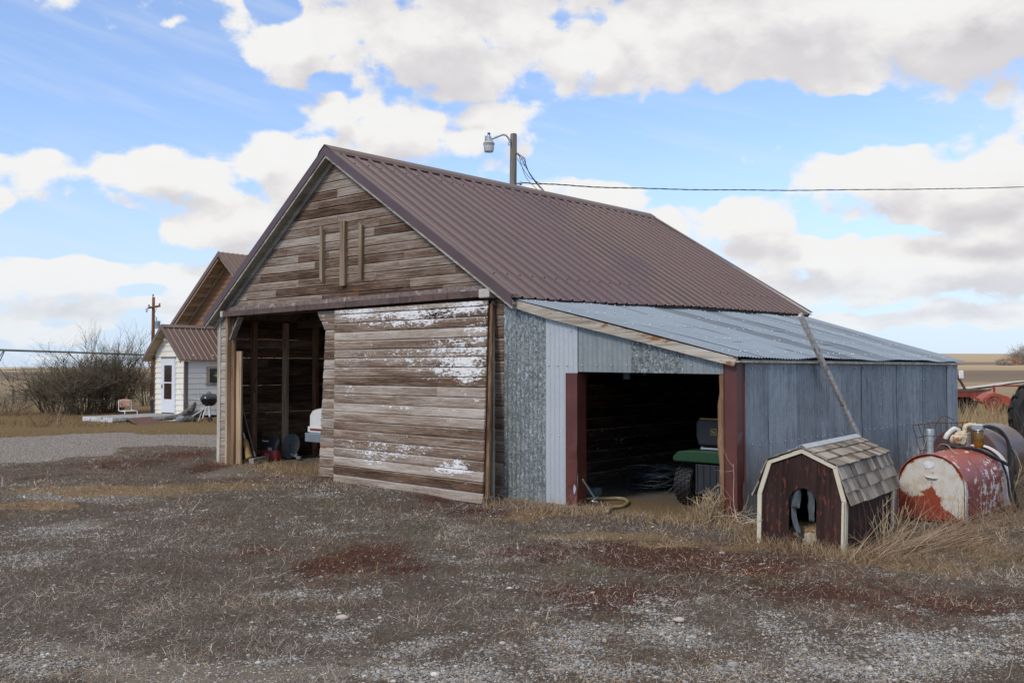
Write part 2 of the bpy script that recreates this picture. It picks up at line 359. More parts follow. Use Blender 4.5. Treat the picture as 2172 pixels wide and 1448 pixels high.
# ------------------------------------------------------------ ground
A0 = G(462, 980); C0 = G(1578, 1115); TH = math.atan2(C0[1]-A0[1], C0[0]-A0[0])
DU = np.array([math.cos(TH), math.sin(TH), 0]); DV = np.array([-math.sin(TH), math.cos(TH), 0])
def barn_loc(x, y): qx, qy = x-A0[0], y-A0[1]; return qx*DU[0]+qy*DU[1], qx*DV[0]+qy*DV[1]
def BW(t, v, z): return A0+DU*t+DV*v+np.array([0, 0, z])
def sst(x, a, b): k = np.clip((x-a)/(b-a), 0, 1); return k*k*(3-2*k)
_tab = np.random.default_rng(3).random((256, 256))
def vnoise(x, y):
    xi, yi = np.floor(x).astype(int), np.floor(y).astype(int); fx, fy = x-xi, y-yi; fx = fx*fx*(3-2*fx); fy = fy*fy*(3-2*fy)
    f = lambda a, b: _tab[a & 255, b & 255]
    return (f(xi, yi)*(1-fx)+f(xi+1, yi)*fx)*(1-fy)+(f(xi, yi+1)*(1-fx)+f(xi+1, yi+1)*fx)*fy
def fbm(x, y, sc, oc=4, ox=0):
    r = 0; a = .5
    for i in range(oc): r = r+a*vnoise(x*sc+ox+17*i, y*sc+31*i+ox); sc *= 2.1; a *= .5
    return r/(1-.5**oc)
def height(x, y):
    x = np.asarray(x, float); y = np.asarray(y, float); r = np.hypot(x, y)
    h = -.20*sst(y, 21, 30)*(1-sst(y, 70, 160))
    h = h+17*sst(y, 170, 1200)*sst(x/np.maximum(y, 1), .2, .45)
    t, v = barn_loc(x, y); ins = ((t > -.2) & (t < 9.9) & (v > -.6) & (v < 8)).astype(float)
    n = (fbm(x, y, .9, 3)-.5)*.07+(fbm(x, y, 5, 3, 9)-.5)*.03
    h = h+n*(1-sst(r, 22, 40))*(1-.8*ins)
    h = h+.10*np.exp(-(((x-5.6)/.9)**2+((y-8.9)/1.0)**2))+.05*np.exp(-(((x-2.5)/.6)**2+((y-9.15)/.5)**2))
    h = h-.05*np.exp(-(((t-6.3)/.5)**2+((v+.55)/.3)**2))
    h = h+.9*sst(y, 300, 900)*(fbm(x, y, .004, 2)-.5)*4
    return h
# ground-cover patches: pixel centre, half sizes in pixels, kind, weight
PATCH = [(520,1000,75,13,'d',1.2),(590,1010,50,10,'d',1.1),(470,992,30,6,'d',1.0),(750,1190,110,40,'r',.9),(880,1210,90,22,'r',.6),(560,1160,60,14,'r',.6),(1180,1175,120,45,'r',.6),(1420,1180,170,50,'r',.9),(1560,1200,200,45,'r',.75),(1300,1270,260,50,'r',.75),(1750,1260,330,40,'r',.65),(2050,1265,160,40,'r',.6),
  (1000,1080,130,14,'r',.7),(930,1065,60,12,'r',.7),(270,985,150,13,'r',.62),(110,1010,90,10,'r',.5),(380,965,90,14,'r',.62),(200,1000,120,8,'t',.45),(400,940,60,8,'r',.5),(430,990,40,12,'r',.8),(560,1015,120,8,'r',.5),(2000,1370,150,20,'r',.5),(1330,1370,60,15,'r',.35),
  (230,1045,230,16,'t',.9),(90,1075,90,12,'t',.9),(480,1035,120,10,'t',.7),(330,1010,60,8,'t',.5),(600,1000,110,14,'t',.7),(1330,1130,180,12,'t',.8),(1120,1085,60,14,'t',.8),(1460,1150,120,12,'t',.6),(1650,1160,110,14,'t',.9),(1560,1225,90,12,'t',.5),(1850,1190,160,30,'t',.7),(2080,1160,130,40,'t',.7),(1560,1260,70,9,'t',.4),
  (1350,1350,290,32,'g',.62),(1900,1390,320,45,'g',.72),(1650,1420,300,40,'g',.62),(1180,1400,220,40,'g',.65),(900,1370,140,24,'g',.6),(2120,1300,120,25,'g',.5),(950,1430,240,25,'g',.7),(30,1435,90,30,'g',.7),(560,1390,130,16,'g',.5),(740,1310,130,22,'g',.45),(660,1260,70,12,'g',.4),(1040,1200,90,10,'g',.35),
  (200,1060,180,9,'g',.7),(70,1055,110,9,'g',.7),(130,1120,170,24,'g',.45),(640,1050,90,6,'g',.6),(340,1090,120,10,'g',.4),(1000,1055,180,12,'g',.4),(800,1035,110,10,'g',.4),(30,1180,80,26,'g',.4),(1400,1310,60,9,'g',.5),(700,1130,60,8,'g',.4),
  (420,1435,330,34,'d',1.0),(280,1395,230,24,'d',.8),(80,1385,120,20,'d',.6),(780,1400,160,20,'d',.6),(700,1445,200,14,'d',.7),(150,1110,150,18,'d',.6),(700,1090,90,8,'d',.3)]
_P = []
for (px, py, rx, ry, k, w) in PATCH:
    c = G(px, py); Y = c[1]; _P.append((c[0], c[1], rx*Y/FPX*1.1, ry*Y*Y/(FPX*CAMZ)*1.1, k, w))
DRIVE = [G(-300, 930)[:2], G(0, 927)[:2], G(280, 915)[:2], G(520, 925)[:2], G(520, 950)[:2], G(300, 952)[:2], G(186, 965)[:2], G(0, 985)[:2], G(-300, 1015)[:2]]
def poly_sd(x, y, poly):
    n = len(poly); ins = np.zeros(x.shape, bool); d = np.full(x.shape, 1e9)
    for i in range(n):
        ax, ay = poly[i]; bx, by = poly[(i+1) % n]
        c = ((ay > y) != (by > y)) & (x < (bx-ax)*(y-ay)/(by-ay+1e-12)+ax); ins ^= c
        ex, ey = bx-ax, by-ay; k = np.clip(((x-ax)*ex+(y-ay)*ey)/(ex*ex+ey*ey), 0, 1)
        d = np.minimum(d, np.hypot(x-ax-k*ex, y-ay-k*ey))
    return np.where(ins, d, -d)
def cover(x, y):
    """weights of red weed, tan straw, gravel, bare dirt, lawn at a spot"""
    x = np.asarray(x, float); y = np.asarray(y, float)
    xx = x+(fbm(x, y, 1.1, 3, 40)-.5)*.9; yy = y+(fbm(x, y, 1.1, 3, 80)-.5)*.9
    w = {k: np.zeros(x.shape) for k in 'rtgdl'}
    for (cx, cy, rx, ry, k, s) in _P:
        q = ((xx-cx)/rx)**2+((yy-cy)/ry)**2; w[k] = np.maximum(w[k], s*np.exp(-q*.9))
    t, v = barn_loc(x, y); r = np.hypot(x, y)
    ins = (t > .05) & (t < 9.6) & (v > -.05) & (v < 8)
    near = np.exp(-np.maximum(-v-.05, 0)/.22)*((t > .3) & (t < 9.8) & (v < 0))
    w['t'] = np.maximum(w['t'], near*.8)
    sd = poly_sd(x, y, DRIVE); sd = sd+(fbm(x, y, .8, 3, 5)-.5)*2.0
    dr = sst(sd, -.4, .5); w['g'] = np.maximum(w['g'], dr)
    lw = sst(y+(fbm(x, y, .4, 2, 3)-.5)*1.5, 20.5, 22.5)*(1-dr)*(x < -4.5); w['l'] = np.maximum(w['l'], lw)
    w['l'] = np.maximum(w['l'], sst(r, 19, 27)*(x > -4.5))
    w['t'] = np.where(ins, .25+.5*(v < .9), w['t']); w['d'] = np.where(ins, .8, w['d'])
    for k in 'rg': w[k] = np.where(ins, 0, w[k])
    w['r'] = w['r']*(1-dr); w['t'] = w['t']*(1-dr*.9)
    return w
def axis(lo, hi, d0, grow, far):
    a = list(np.arange(lo, hi, d0)); d = d0
    while a[-1] < far: d *= grow; a.append(a[-1]+d)
    return a
xr = axis(0, 9, .085, 1.09, 9000); XS = np.array([-q for q in xr[:0:-1]]+xr)
yr = axis(3.2, 13, .085, 1.035, 12000); yb = axis(-3.2, -3.0, .2, 1.25, 400); YS = np.array([-q for q in yb[:0:-1]]+yr)
def grid_object(name, mat, X, Y, H, attrs):
    ny, nx = X.shape; me = bpy.data.meshes.new(name); v = np.stack([X, Y, H], -1).reshape(-1, 3)
    idx = np.arange(nx*ny).reshape(ny, nx); f = np.stack([idx[:-1, :-1], idx[:-1, 1:], idx[1:, 1:], idx[1:, :-1]], -1).reshape(-1, 4)
    o = np_mesh(name, v, f, mat, smooth=True)
    for an, arr in attrs.items():
        a = o.data.attributes.new(an, 'FLOAT_COLOR', 'POINT'); a.data.foreach_set('color', arr.reshape(-1, 4).astype(np.float32).ravel())
    return o
def np_mesh(name, v, f, mat, cols=None, smooth=False, parent=None):
    me = bpy.data.meshes.new(name); n, k = f.shape
    me.vertices.add(len(v)); me.vertices.foreach_set('co', np.asarray(v, np.float32).ravel())
    me.loops.add(n*k); me.loops.foreach_set('vertex_index', np.asarray(f, np.int32).ravel())
    me.polygons.add(n); me.polygons.foreach_set('loop_start', np.arange(0, n*k, k, dtype=np.int32))
    me.polygons.foreach_set('use_smooth', np.full(n, smooth)); me.update(calc_edges=True)
    if cols is not None:
        a = me.attributes.new('Col', 'FLOAT_COLOR', 'POINT'); c = np.ones((len(v), 4), np.float32); c[:, :3] = cols; a.data.foreach_set('color', c.ravel())
    me.materials.append(mat); o = bpy.data.objects.new(name, me); COL.objects.link(o)
    if parent: o.parent = parent
    return o
X, Y = np.meshgrid(XS, YS); H = height(X, Y); cw = cover(X, Y)
gw = np.stack([cw['r'], cw['t'], cw['g'], cw['l']], -1); gw2 = np.stack([cw['d'], cw['d']*0, cw['d']*0, cw['d']*0+1], -1)
m, t, b = newmat('ground_cover'); M['ground'] = m
P = t.new('ShaderNodeTexCoord').outputs['Object']; gx, gy, gz = t.sep(P)[:3]
wa = t.attr('gw'); wr, wt_, wg = t.sep(wa)[:3]; wl = t.attr('gw', 3); wd = t.sep(t.attr('gw2'))[0]
nA = t.noise(P, 3.2, 7, .68); nB = t.noise(P, 26, 6, .7); nC = t.noise(P, 110, 4, .7); nD = t.noise(P, 9, 6, .65, .5)
sel = lambda w, n, k=1.0: t.rng(t.m('ADD', w, t.m('MULTIPLY_ADD', n, 1.1*k, -.55*k)), .38, .60)
grey = t.ramp(t.m('ADD', t.m('MULTIPLY', nC, .5), t.m('MULTIPLY', nB, .5)), [(.3, (.042, .035, .029)), (.48, (.112, .095, .079)), (.62, (.19, .164, .139)), (.75, (.32, .285, .25))])
grey = t.mix(t.m('MULTIPLY', t.rng(nA, .42, .6), .5), grey, t.mix(nB, (.05, .032, .024), (.14, .098, .074)))
dirt = t.mix(nB, (.15, .125, .10), (.25, .215, .178)); dirt = t.mix(t.rng(nC, .55, .7, 0, .5), dirt, (.36, .33, .30))
red = t.mix(nC, (.035, .018, .014), (.125, .062, .045)); tan = t.mix(nC, (.12, .08, .045), (.34, .245, .145))
vc = t.vor(P, 34, out=1); vd = t.vor(P, 34); vr = t.sep(vc)[0]
peb = t.ramp(vr, [(0, (.20, .195, .195)), (.35, (.29, .285, .285)), (.6, (.36, .345, .33)), (.8, (.33, .28, .22)), (1, (.52, .50, .46))])
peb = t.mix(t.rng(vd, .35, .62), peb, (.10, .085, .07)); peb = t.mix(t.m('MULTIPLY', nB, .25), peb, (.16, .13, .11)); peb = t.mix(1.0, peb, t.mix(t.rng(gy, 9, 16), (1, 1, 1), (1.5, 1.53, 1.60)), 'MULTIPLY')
lawn = t.mix(nD, (.115, .078, .036), (.27, .195, .10)); lawn = t.mix(t.rng(nA, .5, .66, 0, .6), lawn, (.15, .125, .055)); lawn = t.mix(t.m('MULTIPLY', nC, .5), lawn, (.09, .055, .03))
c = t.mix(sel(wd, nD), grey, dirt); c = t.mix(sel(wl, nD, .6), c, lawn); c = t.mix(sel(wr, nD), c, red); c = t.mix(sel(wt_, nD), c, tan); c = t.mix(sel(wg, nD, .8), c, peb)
# far fields, in bands of stubble, fallow and ploughed soil
fy = t.m('ADD', gy, t.m('MULTIPLY', t.noise(t.vm('MULTIPLY', P, (.004, .012, 0)), 1, 4, .6), 60)); fy = t.m('ADD', fy, t.m('MULTIPLY', gx, .05))
lf = t.m('LOGARITHM', t.m('MAXIMUM', fy, 1), 10.0)
fld = t.ramp(t.rng(lf, 1.7, 3.5, 0, 1, smooth=False), [(0, (.215, .165, .105)), (.12, (.235, .195, .14)), (.17, (.30, .25, .175)), (.24, (.33, .27, .185)), (.27, (.20, .165, .13)), (.36, (.165, .135, .11)), (.44, (.19, .155, .125)), (.455, (.37, .30, .21)), (.53, (.46, .375, .27)), (.545, (.20, .16, .12)), (.575, (.20, .165, .13)), (.59, (.43, .36, .26)), (.80, (.50, .425, .31))])
st = t.noise(t.vm('MULTIPLY', P, (.02, .5, 0)), 1, 5, .65); fld = t.mix(t.rng(st, .35, .7, 0, .3), fld, (.22, .18, .125)); fld = t.mix(1.0, fld, (.94, .90, .86), 'MULTIPLY')
c = t.mix(t.rng(gy, 34, 60), c, fld)
t.put(b.inputs['Base Color'], c); b.inputs['Roughness'].default_value = .95; b.inputs['Specular IOR Level'].default_value = .1
hh = t.m('ADD', t.m('ADD', t.m('MULTIPLY', nB, .6), t.m('MULTIPLY', nC, .6)), t.m('MULTIPLY', t.m('MULTIPLY', t.rng(vd, .1, .6, 1, 0), sel(wg, nD, .8)), .8)); bump(t, b, hh, .03, .9)
gobj = grid_object('ground', m, X, Y, H, {'gw': gw, 'gw2': gw2}); tag(gobj, kind='structure')
# gravel country road beyond the yard, on the right
m, t, b = newmat('gravel_road'); P = t.new('ShaderNodeTexCoord').outputs['Object']; t.put(b.inputs['Base Color'], t.mix(t.noise(P, 4, 6, .7), (.38, .36, .33), (.52, .50, .46))); b.inputs['Roughness'].default_value = .95
rp = [G(2020, 823), G(2100, 815), G(2172, 807.5), G(2330, 797)]; rp = [Vector(p) for p in rp]; rp = bez(rp, 10)
mb = MB(); L = len(rp)
def rpt(i, j):
    d = (rp[min(j+1, L-1)]-rp[max(j-1, 0)]).normalized(); n = Vector((-d.y, d.x, 0)); p = rp[j]+n*(i-1)*.65; p.z = float(height(p.x, p.y))+.12; return p
mb.sheet(rpt, 2, L-1); tag(mb.build('road', m), kind='structure')
# ------------------------------------------------------------ barn (local axes: x along the front, y into the barn, z up)
CAMv = np.array([0, 0, CAMZ])
def FACE(px, py, v=0.0):
    d = ray(px, py); k = (v-(CAMv-A0)@DV)/(d@DV); p = CAMv+k*d-A0; return float(p@DU), float(p[2])
def SIDE(px, py, tt):
    d = ray(px, py); k = (tt-(CAMv-A0)@DU)/(d@DU); p = CAMv+k*d-A0; return float(p@DV), float(p[2])
barn = thing('barn', 'old weathered wooden barn with brown metal roof and grey metal lean-to', 'barn', tuple(A0), TH)
def boards(name, parent, T, h0, h1, ch, rangef, paintf=None, redf=None, joints=(1.0, 3.0), seg=.14, tone=(.5, .22), gap=None, matn='siding', wob=.003, courses=None):
    V, F, A = [], [], []; h = h0; ci = 0
    while h < h1-.02:
        hh = min(ch*(1+random.uniform(-.03, .03)), h1-h); g_ = gap(ci) if gap else 0.0; he = hh-g_
        prof = [(0, -.006), (0, .022), (he*.79, .017), (he*.88, .007), (he, .003), (he, -.006)]
        lo, hi = rangef(h); lo2, hi2 = rangef(h+hh)
        if max(hi, hi2)-min(lo, lo2) < .03: break
        cuts = [min(lo, lo2)]; x = cuts[0]+random.uniform(.3, joints[1])
        while x < max(hi, hi2)-.35: cuts.append(x); x += random.uniform(*joints)
        cuts.append(max(hi, hi2))
        for bi in range(len(cuts)-1):
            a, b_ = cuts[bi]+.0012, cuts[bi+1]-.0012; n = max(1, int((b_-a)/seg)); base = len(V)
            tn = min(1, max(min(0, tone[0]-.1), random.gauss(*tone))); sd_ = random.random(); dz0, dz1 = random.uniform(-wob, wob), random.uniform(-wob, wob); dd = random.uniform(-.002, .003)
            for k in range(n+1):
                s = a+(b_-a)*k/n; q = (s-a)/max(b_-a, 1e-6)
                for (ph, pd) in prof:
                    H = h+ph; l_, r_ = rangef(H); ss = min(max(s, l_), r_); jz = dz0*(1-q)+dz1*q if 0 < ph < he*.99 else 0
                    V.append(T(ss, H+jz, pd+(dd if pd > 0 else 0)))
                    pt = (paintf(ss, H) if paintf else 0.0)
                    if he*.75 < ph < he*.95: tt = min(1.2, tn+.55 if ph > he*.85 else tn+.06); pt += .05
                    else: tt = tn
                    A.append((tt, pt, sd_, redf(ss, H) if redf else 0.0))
            m_ = len(prof)
            for k in range(n):
                for p in range(m_):
                    q2 = (p+1) % m_; F.append((base+k*m_+p, base+k*m_+q2, base+(k+1)*m_+q2, base+(k+1)*m_+p))
            F.append(tuple(base+p for p in range(m_))); F.append(tuple(base+n*m_+p for p in range(m_-1, -1, -1)))
        h += hh; ci += 1
    me = bpy.data.meshes.new(name); me.from_pydata([tuple(map(float, p)) for p in V], [], F)
    at_ = me.attributes.new('bd', 'FLOAT_COLOR', 'POINT'); at_.data.foreach_set('color', np.array(A, np.float32).ravel())
    bm = bmesh.new(); bm.from_mesh(me); bmesh.ops.recalc_face_normals(bm, faces=bm.faces); bm.to_mesh(me); bm.free()
    me.materials.append(M[matn]); o = bpy.data.objects.new(name, me); COL.objects.link(o); o.parent = parent; return o
def blobs(L, v=0.0):
    out = [(*FACE(px, py, v), rx*.0068, ry*.0068, w) for (px, py, rx, ry, w) in L]
    def f(s, h): return max([w*math.exp(-.45*(((s-a)/rx)**2+((h-b)/ry)**2)) for (a, b, rx, ry, w) in out]+[0])
    return f
# roof geometry
AP = (3.12, 4.80); ER = (6.74, 2.445); EL = (-.13, 2.385); V0, V1 = -.20, 8.44
def roofR(q, v): w = (v-V0)/(V1-V0); return (AP[0]+(ER[0]-AP[0])*q, v, (AP[1]+.05*w)*(1-q)+(ER[1]+.15*w)*q)
def roofL(q, v): w = (v-V0)/(V1-V0); return (AP[0]+(EL[0]-AP[0])*q, v, (AP[1]+.05*w)*(1-q)+(EL[1]+.10*w)*q)
def rline(tt):  # roof underside height at the front for a position along the facade
    return (AP[1]+(tt-AP[0])*((ER[1]-AP[1])/(ER[0]-AP[0])) if tt > AP[0] else AP[1]+(AP[0]-tt)*((EL[1]-AP[1])/(AP[0]-EL[0])))-.055
def inv_r(h):
    z = h+.055+.04
    return (max(.0, AP[0]-(AP[1]-z)/((AP[1]-EL[1])/(AP[0]-EL[0]))), min(6.44, AP[0]+(AP[1]-z)/((AP[1]-ER[1])/(ER[0]-AP[0]))))
front = lambda s, h, d: (s, -d, h)
gred = lambda s, h: (.46*math.exp(-((s-inv_r(h)[0])/.10)**2)+(.14 if (s > 4.6 and 2.9 < h < 3.2) else 0))
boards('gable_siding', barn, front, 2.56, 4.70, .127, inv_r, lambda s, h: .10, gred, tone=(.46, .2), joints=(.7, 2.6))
# lower front: short siding left of the opening, strip on the right, and the fixed half door
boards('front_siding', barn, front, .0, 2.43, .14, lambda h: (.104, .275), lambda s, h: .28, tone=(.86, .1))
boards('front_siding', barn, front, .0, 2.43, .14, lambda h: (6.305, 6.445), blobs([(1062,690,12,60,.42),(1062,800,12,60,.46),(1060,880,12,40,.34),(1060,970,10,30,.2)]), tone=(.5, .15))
_s0, _s1, _s2 = FACE(678, 1010, -.155)[0], FACE(691, 702, -.08), FACE(673, 664, -.06)
def strip_l(h):
    if h > _s1[1]: return (_s1[0]+(h-_s1[1])/(2.43-_s1[1])*(_s2[0]-_s1[0]), 3.5)
    return (_s0+(_s1[0]-_s0)*h/_s1[1], 3.5)
hd = lambda s, h, d: (s, -d-.055-.10*(1-h/2.45), h)
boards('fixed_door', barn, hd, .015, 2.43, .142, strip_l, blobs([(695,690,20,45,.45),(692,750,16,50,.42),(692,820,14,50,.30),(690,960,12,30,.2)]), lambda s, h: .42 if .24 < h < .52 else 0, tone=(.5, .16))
# the sliding door hangs from the track and kicks out at the foot
dTL, dTR = FACE(712, 658, -.12), FACE(1036, 636, -.12); dBL, dBR = FACE(709, 1022, -.36), FACE(1025, 1068, -.46)
DW = dTR[0]-dTL[0]; DH = 2.45
def dT(s, h, d):
    a, k = s/DW, h/DH
    x = (dBL[0]*(1-a)+dBR[0]*a)*(1-k)+(dTL[0]*(1-a)+dTR[0]*a)*k
    y = -((.36*(1-a)+.46*a)*(1-k)+.12*k); z0 = dBL[1]*(1-a)+dBR[1]*a; z1 = dTL[1]*(1-a)+dTR[1]*a
    return (x, y-d, z0*(1-k)+z1*k)
_db = blobs([(860,668,170,16,.47),(985,648,60,14,.5),(745,664,60,12,.50),(1020,645,30,20,.45),(960,735,75,16,.42),(930,768,120,18,.40),(975,775,70,26,.50),(985,792,50,12,.52),(1000,700,40,12,.40),(870,758,80,22,.33),(780,745,60,18,.24),(760,762,40,12,.30),(850,700,90,10,.22),(1010,745,40,30,.40),(740,770,30,14,.30),
   (830,950,130,14,.37),(800,965,60,16,.40),(985,990,45,12,.56),(910,955,40,9,.40),(740,830,40,20,.24),(870,868,120,7,.33),(980,840,60,10,.24),(760,700,30,12,.20)], -.25)
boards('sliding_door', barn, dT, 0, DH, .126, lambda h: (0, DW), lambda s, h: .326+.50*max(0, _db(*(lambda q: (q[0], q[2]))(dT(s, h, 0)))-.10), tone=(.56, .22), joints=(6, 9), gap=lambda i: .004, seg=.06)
mb = MB()
for s in (.02, DW/2, DW-.02):
    mb.bar(dT(s, .05, -.05), dT(s, DH-.05, -.05), .12, .03)
mb.bar(dT(.0, DH*.5, -.05), dT(DW, DH*.5, -.05), .03, .12); mb.build('door_frame', M['wood_brown'], barn)
# corner boards and jambs
def board(name, a, b, mat, bevel=.004, parent=barn): return MB().bb(a, b).build(name, M[mat], parent, bevel=bevel)
board('corner_board', (.015, -.035, -.02), (.105, .02, 2.40), 'wood_pale'); board('corner_board', (.012, .022, -.02), (.028, .12, 2.40), 'wood_grey')
board('door_jamb', (.272, -.04, -.02), (.325, .04, 2.42), 'wood_tan'); board('door_jamb', (.327, .03, .0), (.42, .07, 2.42), 'wood_brown'); board('door_jamb', (.40, .072, .0), (.56, .105, 1.86), 'wood_tan')
MB().bar((.40, .0, 2.05), (.66, .0, 2.43), .03, .10, (0, 1, 0)).build('corner_brace', M['wood_grey'], barn, bevel=.004)
board('door_jamb', (6.175, -.07, -.05), (6.255, .0, 2.40), 'wood_brown'); board('door_jamb', (6.258, -.05, -.03), (6.305, .0, 2.42), 'wood_pale')
board('wall_stud', (6.32, .0, 0), (6.42, .10, 2.4), 'wood_brown')
# track and flashing above the door
mb = MB(); ang = (2.475-2.43)/(6.30-.33)
def trk(x): return 2.427+(x-.33)*ang
mb.prism([(.33, trk(.33)), (6.24, trk(6.24)), (6.24, trk(6.24)+.085), (.33, trk(.33)+.085)], -.16, -.145)
mb.prism([(.33, trk(.33)+.075), (6.24, trk(6.24)+.075), (6.24, trk(6.24)+.085), (.33, trk(.33)+.085)], -.145, -.02)
for x in (1.25, 2.4, 3.55, 4.7, 5.6): mb.box((x, -.162, trk(x)+.05), (.015, .008, .09))
mb.build('door_track', M['rail'], barn, bevel=.002)
MB().prism([(.30, trk(.3)+.088), (6.30, trk(6.3)+.088), (6.30, trk(6.3)+.155), (.30, trk(.3)+.155)], -.075, -.024).build('track_flashing', M['flash'], barn)
MB().bb((6.18, -.19, 2.455), (6.36, -.02, 2.565)).build('track_end_cap', M['white_worn'], barn, bevel=.012)
MB().bb((.30, -.17, 2.42), (.37, -.02, 2.52)).build('track_end_cap', M['white_worn'], barn, bevel=.01)
MB().bb((.0, .0, 2.43), (6.44, .10, 2.57)).build('lintel', M['wood_dark'], barn)
# remains of the gable window trim
for (a, b_, z0, z1, dr) in ((2.83, 2.895, 2.86, 3.70, 1), (3.305, 3.415, 2.775, 3.715, 0), (3.725, 3.79, 2.85, 3.67, 1)):
    w = (b_-a)*.9*dr
    MB().prism([(a, z0+w), (b_, z0-w*.2), (b_, z1-w), (a, z1)], -.075, -.012).build('window_trim', M['wood_trim'], barn, bevel=.003)
# roof
def ribbed(fn, name):
    mb = MB(); pts = []; v = V0; p = .25
    while v < V1-.001:
        for dv_, dh in ((0, 0), (.066, 0), (.071, .005), (.079, .005), (.084, 0), (.158, 0), (.170, .022), (.206, .022), (.218, 0)): 
            if v+dv_ <= V1: pts.append((v+dv_, dh))
        v += p
    pts.append((V1, 0)); n = len(pts)-1
    def P(i, j): x, y, z = fn(j/6, pts[i][0]); wz = .006*math.sin(pts[i][0]*2.1+j); return (x+pts[i][1]*.5*(1 if fn is roofR else -1), y, z+pts[i][1]*.84+wz*.5-.012*math.sin(pts[i][0]*.9+.6)*j/6)
    mb.sheet(P, n, 6); mb.cur = 1
    for i in range(int((V1-V0)/.25)):
        for q in (.12, .37, .62, .87):
            if (i*3+int(q*8)) % 3 == 0:
                x, y, z = fn(q, V0+i*.25+.188); mb.lathe([(.011, 0), (.009, .010), (0, .013)], 6, Matrix.Translation((x+(.012 if fn is roofR else -.012), y, z+.016)))
    return mb.build(name, [M['brown_metal'], M['dark']], barn)
ribbed(roofR, 'metal_roof'); ribbed(roofL, 'metal_roof')
mb = MB()
for fn in (roofR, roofL):
    sg = 1 if fn is roofR else -1
    def S2(q, v, dz): x, y, z = fn(q, v); return (x, y, z+dz)
    c = [S2(0, V0+.04, -.03), S2(.985, V0+.04, -.03), S2(.985, V1-.03, -.03), S2(0, V1-.03, -.03), S2(0, V0+.04, -.07), S2(.985, V0+.04, -.07), S2(.985, V1-.03, -.07), S2(0, V1-.03, -.07)]
    mb.add(c, [(0,1,2,3), (7,6,5,4), (0,4,5,1), (1,5,6,2), (2,6,7,3), (3,7,4,0)])
mb.build('roof_sheathing', M['wood_dark'], barn)
mb = MB()   # ridge cap
def RC(i, j): 
    q = (-1, -.75, -.06, .06, .75, 1)[i]; w = j/10; v = V0-.02+(V1-V0+.04)*w; z = AP[1]+.05*w+.052
    dx = q*.17; s_ = .65 if q > 0 else .74
    return (AP[0]+dx, v, z-abs(dx)*s_-(.03 if abs(q) == 1 else 0))
mb.sheet(RC, 5, 10); mb.build('ridge_cap', M['brown_trim'], barn, solid=.004)
mb = MB()   # rake trim, folded over the sheet edge; wooden barge board under it
def slope(a, b, o0, o1):  # band below line a-b between vertical offsets
    return [(a[0], a[1]+o0), (b[0], b[1]+o0), (b[0], b[1]+o1), (a[0], a[1]+o1)]
for e in (ER, EL):
    mb.prism(slope(AP, e, .032, -.105), V0-.012, V0-.002); 
    pl = slope(AP, e, .034, .026); mb.prism(pl, V0-.002, V0+.10)
    mb.prism(slope(AP, e, -.097, -.105), V0-.002, V0+.03)
mb.build('rake_trim', M['brown_trim'], barn)
mb = MB()
for e in (ER, EL): mb.prism(slope(AP, e, -.045, -.145), V0+.002, V0+.03)
mb.build('barge_board', M['soffit'], barn)
mb = MB()
for e in (ER, EL): mb.prism(slope(AP, e, -.072, -.095), V0+.032, -.002); mb.prism(slope(AP, (e[0]*.985+.05, e[1]+.03), -.097, -.20), -.05, -.022)
mb.build('rake_soffit', M['soffit'], barn)
mb = MB(); w = roofR(1, V1); mb.add([(ER[0]-.1, V1+.012, w[2]), (AP[0], V1+.012, AP[1]+.09), (AP[0], V1+.012, AP[1]-.08), (ER[0]-.1, V1+.012, w[2]-.15)], [(0,1,2,3)]); mb.add([roofR(0, V1)[:2]+(AP[1]+.085,), roofR(1, V1)[:2]+(w[2]+.035,), (ER[0], V1-.1, w[2]+.02), (AP[0], V1-.1, AP[1]+.07)], [(0,1,2,3)]); mb.build('rear_rake_trim', M['brown_trim'], barn, solid=.006)
# remaining walls
BK = 7.7
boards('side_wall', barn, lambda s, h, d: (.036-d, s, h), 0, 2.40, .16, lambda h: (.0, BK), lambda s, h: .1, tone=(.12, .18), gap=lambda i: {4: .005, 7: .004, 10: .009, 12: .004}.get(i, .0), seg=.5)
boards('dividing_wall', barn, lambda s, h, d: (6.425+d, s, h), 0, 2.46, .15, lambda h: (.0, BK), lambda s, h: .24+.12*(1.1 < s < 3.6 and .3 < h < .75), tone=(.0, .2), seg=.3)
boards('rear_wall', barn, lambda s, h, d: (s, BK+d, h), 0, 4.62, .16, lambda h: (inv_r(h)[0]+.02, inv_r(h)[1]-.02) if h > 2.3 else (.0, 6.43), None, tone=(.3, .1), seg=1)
def stud_at(px, w=.09): return SIDE(px, 860, .12)[0]
for px, mt in ((541, 'wood_brown'), (608, 'wood_tan'), (672, 'wood_brown')):
    v = stud_at(px); board('wall_stud', (.022, v-.045, 0), (.12, v+.045, 2.38), mt, .004)
for v in (3.9, 5.4, 6.9): board('wall_stud', (.022, v-.045, 0), (.12, v+.045, 2.38), 'wood_brown', 0)
for v in (1.6, 3.6, 5.6): board('tie_beam', (.02, v-.04, 2.30), (6.40, v+.04, 2.44), 'wood_dark', 0)
va, vb = SIDE(615, 780, .03)[0], SIDE(668, 780, .03)[0]; board('wall_board', (.02, va, .98), (.032, vb, 1.72), 'wood_brown', 0)
